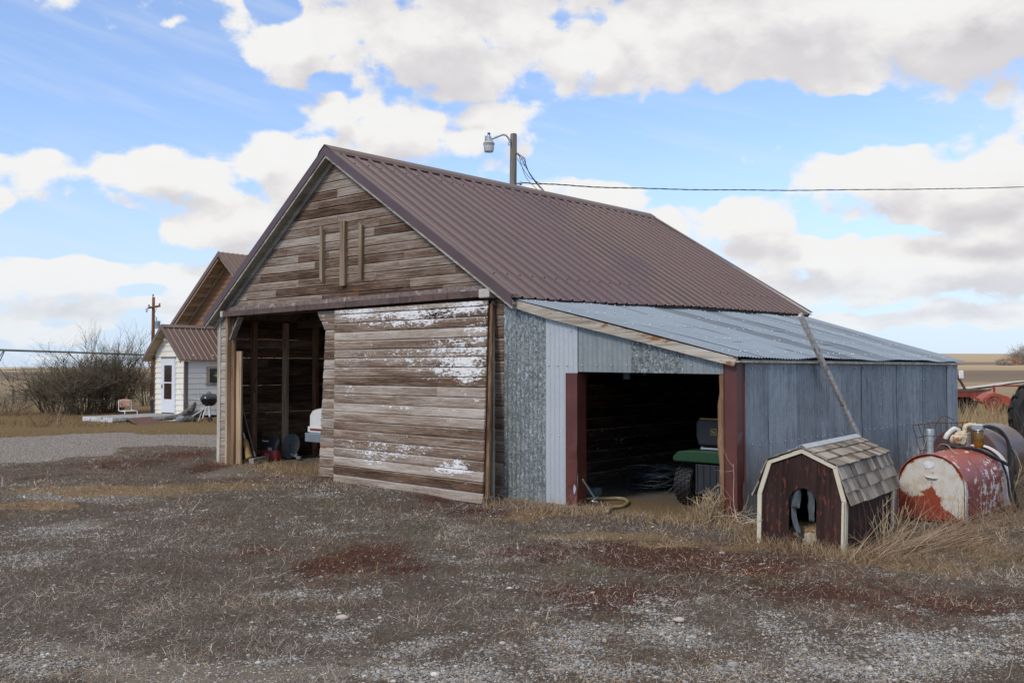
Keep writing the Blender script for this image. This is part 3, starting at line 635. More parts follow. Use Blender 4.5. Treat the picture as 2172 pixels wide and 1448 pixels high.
# lean-to
TC = 9.60; PT = .068
def lroof(tt, v): 
    w = v/7.6; q = (tt-6.55)/(9.66-6.55); return (2.462+.115*w)*(1-q)+(1.700-.012*w)*q
def settone(o, vals):
    a = o.data.attributes.new('tone', 'FLOAT', 'POINT'); a.data.foreach_set('value', np.broadcast_to(np.asarray(vals, np.float32), (len(o.data.vertices),)).copy())
def corr(name, P3, a, b, zlo, zhi, mat, tone, amp=.007, rows=10, screws=(), parent=barn, wob=.0):
    """corrugated sheet: P3(s, z, out) -> point; ribs vertical"""
    mb = MB(); n = max(6, int((b-a)/PT*6)); ss = [a+(b-a)*i/n for i in range(n+1)]; ph = random.random()*6
    def P(i, j):
        s = ss[i]; lo, hi = zlo(s), zhi(s); k = j/rows; z = lo+(hi-lo)*k
        d = amp*math.cos(2*math.pi*s/PT)+wob*math.sin(s*3+ph)*math.sin(math.pi*k)+wob*.7*math.sin(z*4+ph+s)
        return P3(s, z, d)
    mb.sheet(P, n, rows); nv = len(mb.v)
    for (s, z) in screws:
        c = Vector(P3(s, z, amp+.004)); mb.cur = 1
        mb.tube([c, Vector(P3(s, z, amp+.011))], [.0095, .006], 8)
    o = mb.build(name, [M[mat], M['screw']], parent, smooth=False); settone(o, tone); o.data.polygons.foreach_set('use_smooth', [True]*len(o.data.polygons)); return o
ff = lambda dd: (lambda s, z, d: (s, -d-dd, z))
top = lambda s: lroof(s, 0)-.03
zero = lambda s: .0-.01
jamb_z = 1.53
corr('front_sheet', ff(.012), 6.445, 7.145, zero, top, 'galv_old', 1.0, wob=.003, screws=[(6.5+.14*i, .78) for i in range(5)])
corr('front_sheet', ff(.022), 7.125, 7.595, zero, top, 'galv_light', 1.0, wob=.003, screws=[(7.17+.136*i, 1.62) for i in range(3)]+[(7.2, 2.0), (7.5, 2.02), (7.33, .8), (7.2, .82)])
z53 = lambda s: 1.545-.01*(s-7.6)
sc1 = [(7.66+.205*i, 1.62) for i in range(9)]
corr('lintel_sheet', ff(.012), 7.59, 8.36, z53, top, 'galv_mid', 1.08, .005, screws=[q for q in sc1 if q[0] < 8.34]+[(7.72+.17*i, top(7.72+.17*i)-.07) for i in range(4)])
corr('lintel_sheet', ff(.018), 8.33, 8.99, z53, top, 'galv_spot', 1.0, .006, screws=[q for q in sc1 if 8.34 < q[0] < 8.96])
corr('lintel_sheet', ff(.012), 8.96, 9.475, z53, top, 'galv_mid', 1.12, .006, screws=[q for q in sc1 if 8.97 < q[0]]+[(9.05, top(9.05)-.06), (9.25, top(9.25)-.06)])
def fold(name, pts, z0, z1, mat='red_brown', bulge=()):
    """folded sheet-metal corner: plan outline pts, from z0 to z1"""
    mb = MB(); rows = 14
    def P(i, j):
        z = z0+(z1-z0)*j/rows; x, y = pts[i]; k = sum(a*math.exp(-((z-b)/c)**2) for (a, b, c, i0) in bulge if i == i0); return (x+k, y-k, z)
    mb.sheet(P, len(pts)-1, rows); o = mb.build(name, M[mat], barn, solid=.003); return o
fold('corner_trim', [(9.462, -.020), (9.478, -.034), (9.484, -.026), (9.606, -.026), (9.616, -.026), (9.616, .118), (9.624, .126), (9.632, .128)], -.02, 1.645, bulge=((.012, .8, .06, 4), (-.01, .35, .08, 5)))
fold('jamb_trim', [(7.425, -.030), (7.435, -.042), (7.441, -.036), (7.588, -.036), (7.598, -.036), (7.598, .14)], -.02, jamb_z, bulge=((-.015, .28, .07, 4), (.012, .65, .1, 3), (-.018, .18, .05, 3)))
mb = MB(); mb.tube([(9.425+.012*math.sin(z*5), .05, z) for z in np.linspace(-.05, 1.58, 14)], [.052+.008*math.sin(i*2.1) for i in range(14)], 9); mb.build('old_post', M['wood_brown'], barn, smooth=True)
# lean-to side wall, sheet by sheet between the seams
seams = [.10]+[SIDE(px, 800, TC)[0] for px in (1628, 1687, 1741, 1788, 1827, 1866, 1902, 1929, 1957, 1984, 2007)]+[7.33]
tones = [1.0, 1.16, .93, 1.12, .90, .86, .97, 1.06, 1.18, .92, .88, 1.28]
for i in range(len(seams)-1):
    a, b_ = seams[i]-.015, seams[i+1]+.015; dd = .002+.005*(i % 2)
    sc = [(a+.06+.17*k, 1.585-.0*k) for k in range(int((b_-a)/.17))]+[(a+.05+.17*k, .787+.003*a+random.uniform(-.012, .012)) for k in range(int((b_-a)/.17))]
    if i in (2, 5, 8): sc += [(b_-.03, .3+.16*k) for k in range(8)]
    corr('side_sheet', lambda s, z, d, dd=dd: (TC+d+dd+.03*math.exp(-z*3), s, z), a, b_, lambda s: -.02, lambda s: lroof(9.6, s)-.035, 'galv_side', tones[i], .0055 if i > 3 else .006, wob=.004, screws=sc)
corr('rear_sheet', lambda s, z, d: (s, 7.34+d, z), 6.43, 9.6, lambda s: -.01, lambda s: lroof(s, 7.3)-.03, 'galv_side', .9, .006, 4)
# lean-to roof: lapped corrugated sheets, old and newer ones alternating
mb = MB(); edges = np.linspace(0, 1, 13); tl = [.92, 1.0, 1.12, 1.12, .62, 1.05, .70, 1.08, .92, 1.1, .74, 1.0]; tv = []
ny = 9
for k in range(12):
    n = 54
    for j in range(ny+1):
        q = j/ny; tt = 6.42+(9.665-6.42)*q; vend = 8.35+(7.60-8.35)*q; va_ = -.115
        for i in range(n+1):
            w = edges[k]+(edges[k+1]-edges[k]+(.012 if k < 11 else 0))*i/n; v = va_+(vend-va_)*w
            z = lroof(tt, v)+.006*math.cos(2*math.pi*v/PT)+(.004 if k % 2 else 0)+.010*math.sin(v*2.2+q*3)*q+.006*math.sin(v*5+q*5)+(.012*math.exp(-((w-.02)/.03)**2)*q)
            tv.append(tl[k]); mb.v.append((tt, v, z))
    b0 = len(mb.v)-(n+1)*(ny+1)
    for j in range(ny):
        for i in range(n): a = b0+j*(n+1)+i; mb.f.append((a, a+1, a+n+2, a+n+1)); mb.mi.append(0)
nb = len(mb.v); mb.cur = 1
for k in range(40):
    for q in (.12, .32, .52, .72, .93):
        v = .0+7.5*k/40*(1-.0*q); tt = 6.42+3.245*q
        if random.random() < .75: mb.lathe([(.013, 0), (.010, .008), (0, .012)], 6, Matrix.Translation((tt+random.uniform(-.03, .03), v, lroof(tt, v)+.010)))
tv += [1.0]*(len(mb.v)-nb)
o = mb.build('lean_to_roof', [M['galv_roof'], M['screw']], barn); o.data.polygons.foreach_set('use_smooth', [True]*len(o.data.polygons)); settone(o, tv)
mb = MB()
for v in np.linspace(.0, 7.25, 7): mb.bar((6.5, v, lroof(6.5, v)-.09), (9.58, v, lroof(9.58, v)-.08), .05, .12, (0, 1, 0))
for tt in (7.2, 8.0, 8.8): mb.bar((tt, 0, lroof(tt, 0)-.028), (tt, 7.4, lroof(tt, 7.4)-.028), .09, .025)
mb.build('lean_to_rafters', M['wood_dark'], barn)
mb = MB(); fa = FACE(1083, 626, -.14); fb = FACE(1556, 757, -.14)
mb.prism([(6.56, lroof(6.56, 0)-.015), (6.60, lroof(6.6, 0)-.11), (7.2, lroof(7.2, 0)-.135), (8.4, lroof(8.4, 0)-.115), (9.62, lroof(9.62, 0)-.105), (9.665, lroof(9.66, 0)-.012), (8.2, lroof(8.2, 0)-.008)], -.105, -.07)
mb.build('lean_to_barge_board', M['wood_fascia'], barn, bevel=.004)
MB().bar((9.648, -.10, lroof(9.65, 0)-.048), (9.648, 7.5, lroof(9.65, 7.5)-.05), .02, .07, (1, 0, 0)).build('eave_board', M['wood_pale'], barn)
M['conc_floor'] = mk('dirt', (.2, .16, .12))
# ------------------------------------------------------------ things around the barn
def Bw(t, v, z=0.0): return tuple(BW(t, v, z))
def gz(x, y): return float(height(x, y))
M['doghouse'] = wood('dark_stained_plywood', (.022, .0105, .009), (.045, .022, .019), 2, .7, fleck=(.13, .042, .026), famt=.42, fsc=12)
M['cream'] = mk('chipped_cream_paint', (.60, .54, .42), .6, 0, .08, 8, (.17, .13, .10), .30, 16)
def shingle_mat():
    m, t, b = newmat('grey_cedar_shingle'); P = t.new('ShaderNodeTexCoord').outputs['Object']; a = t.attr('tone')
    n = t.noise(t.vm('MULTIPLY', P, (5, 70, 5)), 1, 5, .7); n2 = t.noise(P, 7, 5, .6)
    v = t.m('ADD', t.m('ADD', t.m('MULTIPLY', n, .7), t.m('MULTIPLY', n2, .3)), t.m('MULTIPLY_ADD', t.sep(a)[0], .3, -.15))
    c = t.ramp(v, [(.3, (.065, .052, .04)), (.45, (.21, .18, .148)), (.58, (.33, .29, .25)), (.72, (.46, .425, .38))])
    c = t.mix(t.rng(t.noise(P, 5, 3), .55, .7, 0, .4), c, (.19, .125, .075))
    t.put(b.inputs['Base Color'], c); b.inputs['Roughness'].default_value = .9; b.inputs['Specular IOR Level'].default_value = .15; bump(t, b, n, .004, .6); return m
M['shingle'] = shingle_mat()
m, t, b = newmat('cloudy_plastic'); P = t.new('ShaderNodeTexCoord').outputs['Object']; t.put(b.inputs['Base Color'], t.mix(t.noise(P, 20, 4), (.07, .083, .094), (.145, .165, .18))); b.inputs['Roughness'].default_value = .35; b.inputs['Transmission Weight'].default_value = .25; M['plastic'] = m
M['straw'] = mk('straw', (.36, .26, .15), .95, 0, .35, 25, (.20, .13, .07), .5, 30, bmp=.01)
M['fleece'] = mk('dirty_fleece', (.40, .335, .24), .95, 0, .2, 30, (.30, .22, .14), .4, 40, bmp=.02)
# dog house
dh = thing('dog_house', 'dark brown gambrel-roofed dog house with cream trim and wooden shingles', 'dog house', (2.542, 8.379, .0), math.atan2(-.584, .812))
dh.rotation_euler = (0, math.radians(1.6), math.atan2(-.584, .812))
prof = [(-.37, 0), (.37, 0), (.37, .455), (.292, .735), (0, .868), (-.292, .735), (-.37, .455)]
def with_hole(outer, hole, y0, y1, name, mat, parent):
    bm = bmesh.new()
    for lp in (outer, hole):
        vs = [bm.verts.new((x, y0, z)) for x, z in lp]
        for i in range(len(vs)): bm.edges.new((vs[i], vs[(i+1) % len(vs)]))
    bmesh.ops.triangle_fill(bm, edges=bm.edges[:], use_beauty=True)
    r = bmesh.ops.extrude_face_region(bm, geom=bm.faces[:]); bmesh.ops.translate(bm, verts=[e for e in r['geom'] if isinstance(e, bmesh.types.BMVert)], vec=(0, y1-y0, 0))
    bmesh.ops.recalc_face_normals(bm, faces=bm.faces); me = bpy.data.meshes.new(name); bm.to_mesh(me); bm.free(); me.materials.append(M[mat])
    o = bpy.data.objects.new(name, me); COL.objects.link(o); o.parent = parent; return o
hx, hw = .012, .122
hole = [(hx+hw, .10), (hx+hw, .40)]+[(hx+hw*math.cos(a), .41+.125*math.sin(a)) for a in np.linspace(.1, math.pi-.1, 9)]+[(hx-hw, .40), (hx-hw, .16), (hx-hw*.7, .105)]
with_hole(prof, hole, 0, .018, 'front_panel', 'doghouse', dh)
mb = MB(); DL = 1.60
mb.bb((-.37, .02, 0), (-.352, DL, .46)); mb.bb((.352, .02, 0), (.37, DL, .46)); mb.prism(prof, DL, DL+.018); mb.build('side_walls', M['doghouse'], dh)
MB().bb((-.35, .02, .06), (.35, DL, .08)).build('floor_board', M['wood_dark'], dh)
def band(a, b_, w):  # trim board under line a-b, inside
    d = Vector((b_[0]-a[0], b_[1]-a[1])).normalized(); n = Vector((d.y, -d.x)); n = n if n.y < 0 else -n
    return [a, b_, (b_[0]+n.x*w, b_[1]+n.y*w), (a[0]+n.x*w, a[1]+n.y*w)]
for sx in (-1, 1):
    MB().prism([(sx*.392, -.03), (sx*.355, -.03), (sx*.355, .45), (sx*.395, .455)], -.022, -.001).build('trim_board', M['cream'], dh, bevel=.002)
    if sx > 0: MB().bb((.372, -.022, -.03), (.392, .05, .45)).build('trim_board', M['cream'], dh, bevel=.002)
    MB().prism([(sx*.395, .457), (sx*.31, .745), (sx*.274, .727), (sx*.355, .452)], -.022, -.001).build('trim_board', M['cream'], dh, bevel=.002)
    MB().prism([(sx*.312, .747), (0, .884), (0, .842), (sx*.274, .729)], -.022, -.001).build('trim_board', M['cream'], dh, bevel=.002)
MB().bb((.372, DL-.05, -.03), (.39, DL+.02, .45)).build('trim_board', M['cream'], dh, bevel=.002)
def shingles(name, a, b_, n, y0, y1, parent):
    """courses of split shingles from top line a (x,z) down to b"""
    mb = MB(); tn = []; A, Bv = Vector((a[0], 0, a[1])), Vector((b_[0], 0, b_[1])); d = (Bv-A); L = d.length; d.normalize(); nrm = Vector((-d.z, 0, d.x)); nrm = nrm if nrm.z > 0 else -nrm
    if abs(nrm.z) < .2 and nrm.x*b_[0] < 0: nrm = -nrm
    for c in range(n):
        s0, s1 = L*c/n-.02, L*(c+1)/n+.012; y = y0
        while y < y1-.01:
            w = min(random.uniform(.06, .16), y1-y); e = random.uniform(-.007, .006); lift = random.uniform(0, .004); tv = random.random()
            p = []
            for (s, h0, h1) in ((s0, .0, .006), (s1+e, .010, .024)):
                for yy in (y+.001, y+w-.001): p += [A+d*s+nrm*(h0+lift*.3)+Vector((0, yy, 0)), A+d*s+nrm*(h1*.8+lift)+Vector((0, yy, 0))]
            mb.add(p, [(0,2,6,4), (1,5,7,3), (0,1,3,2), (4,6,7,5), (0,4,5,1), (2,3,7,6)]); tn += [tv]*8; y += w
    o = mb.build(name, M['shingle'], parent); at_ = o.data.attributes.new('tone', 'FLOAT', 'POINT'); at_.data.foreach_set('value', np.array(tn, np.float32)); return o
for sx in (-1, 1):
    shingles('roof_shingles', (sx*.0, .89), (sx*.322, .752), 3, -.04, DL+.05, dh); shingles('roof_shingles', (sx*.305, .757), (sx*.425, .43), 3, -.035, DL+.05, dh)
MB().prism([(-.05, .885), (0, .912), (.05, .885), (.05, .892), (0, .919), (-.05, .892)][::-1], -.03, DL+.045).build('ridge_strip', M['steel'], dh)
def strip(name, pts, w, mat, parent, tw=.1):
    mb = MB(); n = len(pts)
    def P(i, j): p = Vector(pts[j]); a = tw*j/n+.15*math.sin(j*1.3); u = (i/3-.5)*w*(1-.3*(j/n)**3*(i % 2)); return p+Vector((u*math.cos(a), u*math.sin(a)+.012*math.sin(i*2.2+j*.6), 0))
    mb.sheet(P, 3, n-1); return mb.build(name, M[mat], parent, smooth=True, solid=.002)
strip('door_flap', [(hx-.065, .03, .53-.023*i) for i in range(9)], .075, 'plastic', dh, .5); strip('door_flap', [(hx+.055+.002*i, .035, .53-.026*i) for i in range(12)], .065, 'plastic', dh, -.4)
strip('door_flap', [(hx-.115+.0012*i*i*.6, .05, .46-.032*i) for i in range(12)], .05, 'plastic', dh, .8)
def lump(name, mat, c, r, sc=(1, 1, .6), seed=0, amp=.25, parent=None, sub=3):
    bm = bmesh.new(); bmesh.ops.create_icosphere(bm, subdivisions=sub, radius=1); rg = random.Random(seed); ph = [rg.uniform(0, 6) for _ in range(9)]
    for v in bm.verts:
        p = v.co; k = 1+amp*(.5*math.sin(4*p.x+ph[0]+2*p.y)+.5*math.sin(5*p.y+ph[1]-3*p.z)+.4*math.sin(9*p.z+ph[2]+4*p.x)+.3*math.sin(13*p.x+ph[3])*math.sin(11*p.y+ph[4]))
        v.co = Vector((p.x*r*sc[0]*k, p.y*r*sc[1]*k, p.z*r*sc[2]*k))
    me = bpy.data.meshes.new(name); bm.to_mesh(me); bm.free(); me.materials.append(M[mat]); me.polygons.foreach_set('use_smooth', [True]*len(me.polygons))
    o = bpy.data.objects.new(name, me); COL.objects.link(o); o.location = c; o.parent = parent; return o
R_dh = Matrix.Rotation(math.atan2(-.584, .812), 4, 'Z'); dhp = lambda x, y, z: tuple(Vector((2.542, 8.379, 0))+R_dh @ Vector((x, y, z)))
o = lump('bedding', 'straw', dhp(-.03, .34, .085), .26, (1, 1, .36), 3); tag(o, 'tan straw bedding heaped inside the dog house doorway', 'bedding')
o = lump('fleece_rag', 'fleece', dhp(.095, -.03, .09), .055, (.95, .7, 1.0), 5, .4); tag(o, 'pale woolly rag spilling over the dog house doorsill', 'rag')
# leaning plank: rests on the eave of the lean-to, foot on the ground behind the dog house
def projL(t, v, z):
    q = BW(t, v, z)-CAMv; c, s = math.cos(PIT), math.sin(PIT); yy = q[1]*c+q[2]*s; zz = -q[1]*s+q[2]*c; return CXP+FPX*q[0]/yy, CYP-FPX*zz/yy
lp = lambda y: 1697+(y-668)*118/247
vC = min(np.linspace(.5, 4, 700), key=lambda v: abs(projL(9.70, v, 1.715)[0]-lp(projL(9.70, v, 1.715)[1])))
vB = min(np.linspace(.5, 6, 900), key=lambda v: abs(projL(9.93, v, .02)[0]-lp(projL(9.93, v, .02)[1])))
pB, pC = Vector((9.93, vB, .02)), Vector((9.70, vC, 1.715)); k = 1.0
while projL(*(pB+(pC-pB)*k))[1] > 668 and k < 2: k += .005
mb = MB(); mb.bar(Bw(*pB), Bw(*(pB+(pC-pB)*k)), .07, .04, tuple(DU)); M['plank'] = wood('silver_plank', (.20, .185, .165), (.40, .38, .345), 0); 
o = mb.build('plank', mk('silver_grey_plank', (.42, .395, .36), .85, 0, .35, 22, (.16, .12, .09), .4, 9, bmp=.004), bevel=.004); tag(o, 'long grey weathered plank leaning against the lean-to eave behind dog house', 'plank')
# fuel tank
def tank_mats():
    m, t, b = newmat('flaking_red_tank_paint'); P = t.new('ShaderNodeTexCoord').outputs['Object']; x, y, z = t.sep(P)[:3]
    n = t.noise(P, 9, 8, .7, .4); n2 = t.noise(t.vm('MULTIPLY', P, (12, 4, 18)), 1, 6, .7); n3 = t.noise(P, 2.2, 3)
    red = t.mix(t.rng(z, .30, .68), (.25, .028, .014), (.36, .066, .040)); red = t.mix(t.rng(n3, .45, .7, 0, .45), red, (.25, .085, .075)); red = t.mix(t.m('MULTIPLY', t.noise(P, 40, 4), .35), red, (.11, .03, .022))
    back = t.rng(y, 1.35, 1.65, 0, .20); frt = t.m('MULTIPLY', t.rng(y, .0, .14, .20, 0), t.rng(z, .25, .5, 1, .35)); mid = t.m('MULTIPLY', t.rng(y, .15, .8, 0, .05), t.rng(z, .6, .35))
    k = t.rng(t.m('ADD', t.m('ADD', t.m('ADD', t.m('MULTIPLY', n, .6), t.m('MULTIPLY', n2, .4)), back), t.m('ADD', frt, mid)), .555, .58)
    c = t.mix(k, red, t.mix(n, (.58, .51, .47), (.72, .68, .65))); scr = t.rng(t.noise(t.vm('MULTIPLY', P, (30, 9, 6)), 1, 3, .5, 1.5), .70, .73); c = t.mix(scr, c, (.58, .50, .47))
    t.put(b.inputs['Base Color'], c); b.inputs['Roughness'].default_value = .48; bump(t, b, k, .002, .5); M['tank'] = m
    m, t, b = newmat('flaking_white_tank_paint'); P = t.new('ShaderNodeTexCoord').outputs['Object']; x, y, z = t.sep(P)[:3]
    n = t.noise(P, 11, 8, .68, .5); n2 = t.noise(P, 34, 6, .7)
    lim = t.m('ADD', t.m('MULTIPLY_ADD', x, -.30, .205), t.m('MULTIPLY', t.m('POWER', 2.718, t.m('MULTIPLY', t.m('MULTIPLY', t.m('ADD', x, .01), t.m('ADD', x, .01)), -140)), .16))
    lim = t.m('SUBTRACT', lim, t.m('MULTIPLY', t.rng(x, .10, .3), .09))
    low = t.rng(t.m('ADD', t.m('SUBTRACT', lim, z), t.m('MULTIPLY_ADD', n, .36, -.18)), -.006, .012)
    rr = t.m('POWER', t.m('ADD', t.m('POWER', x, 2), t.m('POWER', t.m('MAXIMUM', t.m('SUBTRACT', z, .36), 0), 2)), .5)
    rim = t.rng(t.m('ADD', rr, t.m('MULTIPLY_ADD', n, .10, -.05)), .303, .318); rim = t.m('MULTIPLY', rim, t.rng(z, .38, .5))
    chip = t.rng(t.m('ADD', n2, t.m('MULTIPLY', n, .5)), .985, 1.0)
    mk_ = t.m('MULTIPLY', t.rng(t.m('ABSOLUTE', t.m('ADD', x, .0)), .05, .085, 1, 0), t.m('MULTIPLY', t.rng(z, .38, .41), t.rng(z, .58, .55))); mark = t.m('MULTIPLY', mk_, t.rng(n2, .56, .6))
    k = t.m('MAXIMUM', t.m('MAXIMUM', low, rim), t.m('MAXIMUM', chip, mark))
    wh = t.mix(t.rng(n, .40, .7), (.60, .58, .54), (.52, .42, .29)); edge = t.rng(t.m('ADD', t.m('SUBTRACT', lim, z), t.m('MULTIPLY_ADD', n, .36, -.18)), -.05, .0, 0, .6); wh = t.mix(edge, wh, (.46, .28, .14))
    red = t.mix(n2, (.18, .020, .010), (.32, .050, .022)); red = t.mix(t.rng(z, .1, .34, 0, .35), red, (.30, .085, .03))
    t.put(b.inputs['Base Color'], t.mix(k, wh, red)); b.inputs['Roughness'].default_value = .5; bump(t, b, t.m('SUBTRACT', 1, k), .002, .5); M['tankcap'] = m
tank_mats()
tk = thing('fuel_tank', 'red fuel tank with flaking white front and a rusty hand pump on top', 'fuel tank', (4.33, 9.82, .0), TH)
R_ = .335; zs = .36; TL = 1.74
def dprof(r, dz=0): return [(-r, .02+dz), (r, .02+dz)]+[(r*math.cos(a), zs+r*math.sin(a)) for a in np.linspace(0, math.pi, 25)]
mb = MB(); pf = dprof(R_); n = len(pf)
ys = [0, .02, .022]+list(np.linspace(.1, TL, 10)); vs = []
for i, y in enumerate(ys):
    k = 1.012 if i < 2 else 1.0
    for (x, z) in pf: vs.append((x*k, y, .02+(z-.02)*k))
fs = [(i*n+j, i*n+(j+1) % n, (i+1)*n+(j+1) % n, (i+1)*n+j) for i in range(len(ys)-1) for j in range(n)]
fs.append(tuple((len(ys)-1)*n+j for j in range(n))); mb.add(vs, fs); mb.build('tank_body', M['tank'], tk, smooth=True, autosm=35)
mb = MB(); mb.prism(dprof(R_-.014, .012), .012, .03); o = mb.build('end_cap', M['tankcap'], tk)
mb = MB(); mb.tube([(x*1.005, .0, z) for x, z in dprof(R_+.002)], .008, 6, closed=True); mb.build('rim', M['tankcap'], tk, smooth=True)
mb = MB()
for y in (.60, 1.17): mb.tube([(x*1.001, y, z) for x, z in dprof(R_)][2:], .0045, 5, caps=False)
mb.build('weld_seam', M['tank'], tk, smooth=True)
mb = MB(); mb.lathe([(.055, 0), (.05, .006), (0, .007)], 20, Matrix.Translation((-.02, .011, .585)) @ Matrix.Rotation(math.pi/2, 4, 'X') @ Matrix.Diagonal((1, .72, 1, 1))); mb.build('oval_plate', mk('plate_white', (.62, .63, .64), .5), tk)
mb = MB(); mb.tube(bez([(-.055, .01, .465), (-.03, -.012, .462), (.03, -.012, .456), (.06, .01, .452)], 6), .011, 6); mb.build('cap_handle', mk('handle_white', (.60, .58, .53), .5), tk, smooth=True)
mb = MB(); zt = .685; mb.lathe([(.046, 0), (.046, .02), (.034, .022), (.034, .15), (.038, .152), (.038, .165), (.034, .167), (.034, .205), (.042, .207), (.042, .265), (.038, .272), (0, .272)], 16, Matrix.Translation((-.05, .16, zt-.01))); mb.build('filler_pipe', mk('zinc_pipe', (.36, .40, .41), .5, .5, .2, 14, (.30, .15, .07), .3, 9), tk, smooth=True, autosm=40)
MB().box((-.05, .16, zt-.004), (.13, .13, .02)).build('pipe_flange', M['rust'], tk, bevel=.006)
pm = mk('rusty_cream_pump', (.56, .49, .36), .5, .1, .15, 14, (.25, .11, .04), .42, 13, bmp=.002)
mb = MB(); mb.box((0, 1.13, zt+.095), (.13, .15, .17)); mb.box((0, 1.13, zt+.0), (.07, .07, .09)); mb.box((.0, 1.13, zt+.185), (.10, .12, .02)); mb.build('pump_body', pm, tk, bevel=.012)
mb = MB(); T = Matrix.Translation((-.06, 1.06, zt+.10)) @ Matrix.Rotation(math.radians(60), 4, 'Z') @ Matrix.Rotation(math.pi/2, 4, 'X'); mb.lathe([(0, -.02), (.058, -.02), (.058, .07), (.050, .09), (.050, .11), (.042, .115), (.03, .112), (0, .112)], 18, T); mb.build('pump_motor', pm, tk, smooth=True, autosm=40)
mb = MB(); mb.tube(bez([(-.02, 1.10, zt+.20), (-.07, 1.07, zt+.22), (-.13, 1.03, zt+.16), (-.155, 1.01, zt+.10)], 6), [.02]*6+[.027]*12+[.02], 8); mb.build('pump_nozzle', mk('nozzle_white', (.55, .56, .53), .5), tk, smooth=True)
mb = MB(); mb.tube(bez([(.02, 1.15, zt+.18), (.02, 1.15, zt+.235), (.05, 1.17, zt+.26), (.12, 1.2, zt+.262)], 5), .026, 10); mb.build('pipe_elbow', pm, tk, smooth=True)
mb = MB(); mb.box((.15, 1.19, zt+.245), (.115, .115, .06)); mb.lathe([(.066, 0), (.066, .012)], 16, Matrix.Translation((.15, 1.19, zt+.205))); mb.build('filter_head', M['steel'], tk, bevel=.008)
m, t, b = newmat('amber_glass'); P = t.new('ShaderNodeTexCoord').outputs['Object']; t.put(b.inputs['Base Color'], t.mix(t.rng(t.sep(P)[2], .72, .78), (.42, .15, .01), (.22, .115, .02))); b.inputs['Roughness'].default_value = .18; b.inputs['Transmission Weight'].default_value = .35; M['amber'] = m
mb = MB(); mb.lathe([(0, .015), (.035, .015), (.05, .04), (.055, .05), (.055, .205), (.05, .21)], 20, Matrix.Translation((.15, 1.19, zt))); mb.build('filter_bowl', M['amber'], tk, smooth=True, autosm=50)
M['hose'] = mk('black_fuel_hose', (.020, .022, .026), .5, 0, .2, 10)
mb = MB(); mb.tube(bez([(.19, 1.20, zt+.25), (.27, 1.24, zt+.25), (.36, 1.28, zt+.20), (.42, 1.33, zt+.06), (.42, 1.36, zt-.16), (.44, 1.40, zt-.42), (.47, 1.5, .02)], 10), .019, 8); mb.build('fuel_hose', M['hose'], tk, smooth=True)
def on_tank(x, y, r=.02): return (x, y, zs+math.sqrt(max((R_+r)**2-x*x, 0)))
mb = MB(); mb.tube(bez([(-.19, 1.15, zt+.02), (-.12, 1.0, zt+.03), (.02, .95, zt+.022), on_tank(.14, 1.1), on_tank(.26, 1.28), (.37, 1.40, .52), (.43, 1.38, .50)], 10), .02, 8); mb.build('fuel_hose', M['hose'], tk, smooth=True)
mb = MB(); mb.tube(bez([on_tank(.10, 1.35), on_tank(.2, 1.42), on_tank(.30, 1.46), (.36, 1.50, .36), (.37, 1.55, .15), (.40, 1.6, .02)], 10), .013, 8); mb.build('fuel_hose', M['hose'], tk, smooth=True)
mb = MB(); mb.tube(bez([on_tank(-.14, .62), (-.08, .55, zt+.06), (-.03, .52, zt+.085), (.03, .5, zt+.07), on_tank(.09, .45), on_tank(.16, .42)], 8), [.006]*41, 6); mb.build('wire_handle', mk('worn_cord', (.30, .25, .22), .8), tk, smooth=True)
# second, larger brown tank behind
rt = thing('storage_tank', 'larger brown round storage tank lying behind the red fuel tank', 'fuel tank', Bw(10.62, 4.05, .0), TH-.06)
mb = MB(); Mx = Matrix.Translation((0, 0, .42)) @ Matrix.Rotation(-math.pi/2, 4, 'X')
mb.lathe([(.42, .0), (.428, .012), (.42, .03), (.42, 1.20), (.36, 1.28), (0, 1.30)], 40, Mx); m = mk('dull_brown_tank', (.105, .060, .060), .34, .1, .2, 4, (.16, .075, .06), .35, 6); mb.build('tank_body', m, rt, smooth=True, autosm=40)
mb = MB(); mb.lathe([(0, .02), (.2, .008), (.36, .012), (.415, .03), (.415, .05)], 40, Mx); mb.build('end_cap', mk('dark_brown_cap', (.060, .022, .018), .6, 0, .3, 8, (.10, .04, .03), .5, 7), rt, smooth=True)
mb = MB(); mb.tube(bez([(.05, .05, .86), (.18, .3, .83), (.33, .45, .72), (.43, .5, .5), (.45, .5, .25)], 8), .012, 6); mb.build('hose', M['hose'], rt, smooth=True)
# bent rusty wire panel behind the tank
mb = MB(); q = [Vector(at(*p)) for p in ((1936, 902, 11.3), (2052, 893, 11.75), (2052, 960, 11.75), (1962, 985, 11.3))]
for i in range(11):
    k = i/10; a, b_ = q[0].lerp(q[1], k), q[3].lerp(q[2], k); mb.tube([a, a.lerp(b_, .5)+Vector((.02*math.sin(i), .02*math.cos(i*2), 0)), b_], .005, 5)
for j in range(4):
    k = j/3; mb.tube([q[0].lerp(q[3], k).lerp(q[1].lerp(q[2], k), s)+Vector((0, 0, .012*math.sin(s*5+j))) for s in np.linspace(0, 1, 9)], .006, 5)
mb.tube(bez([at(1985, 905, 11.35), at(1992, 890, 11.35), at(2005, 882, 11.4), at(2022, 890, 11.4)], 5), .006, 5)
tag(mb.build('wire_panel', M['rust']), 'bent rusty wire panel standing between the grey wall and the tanks', 'wire panel')
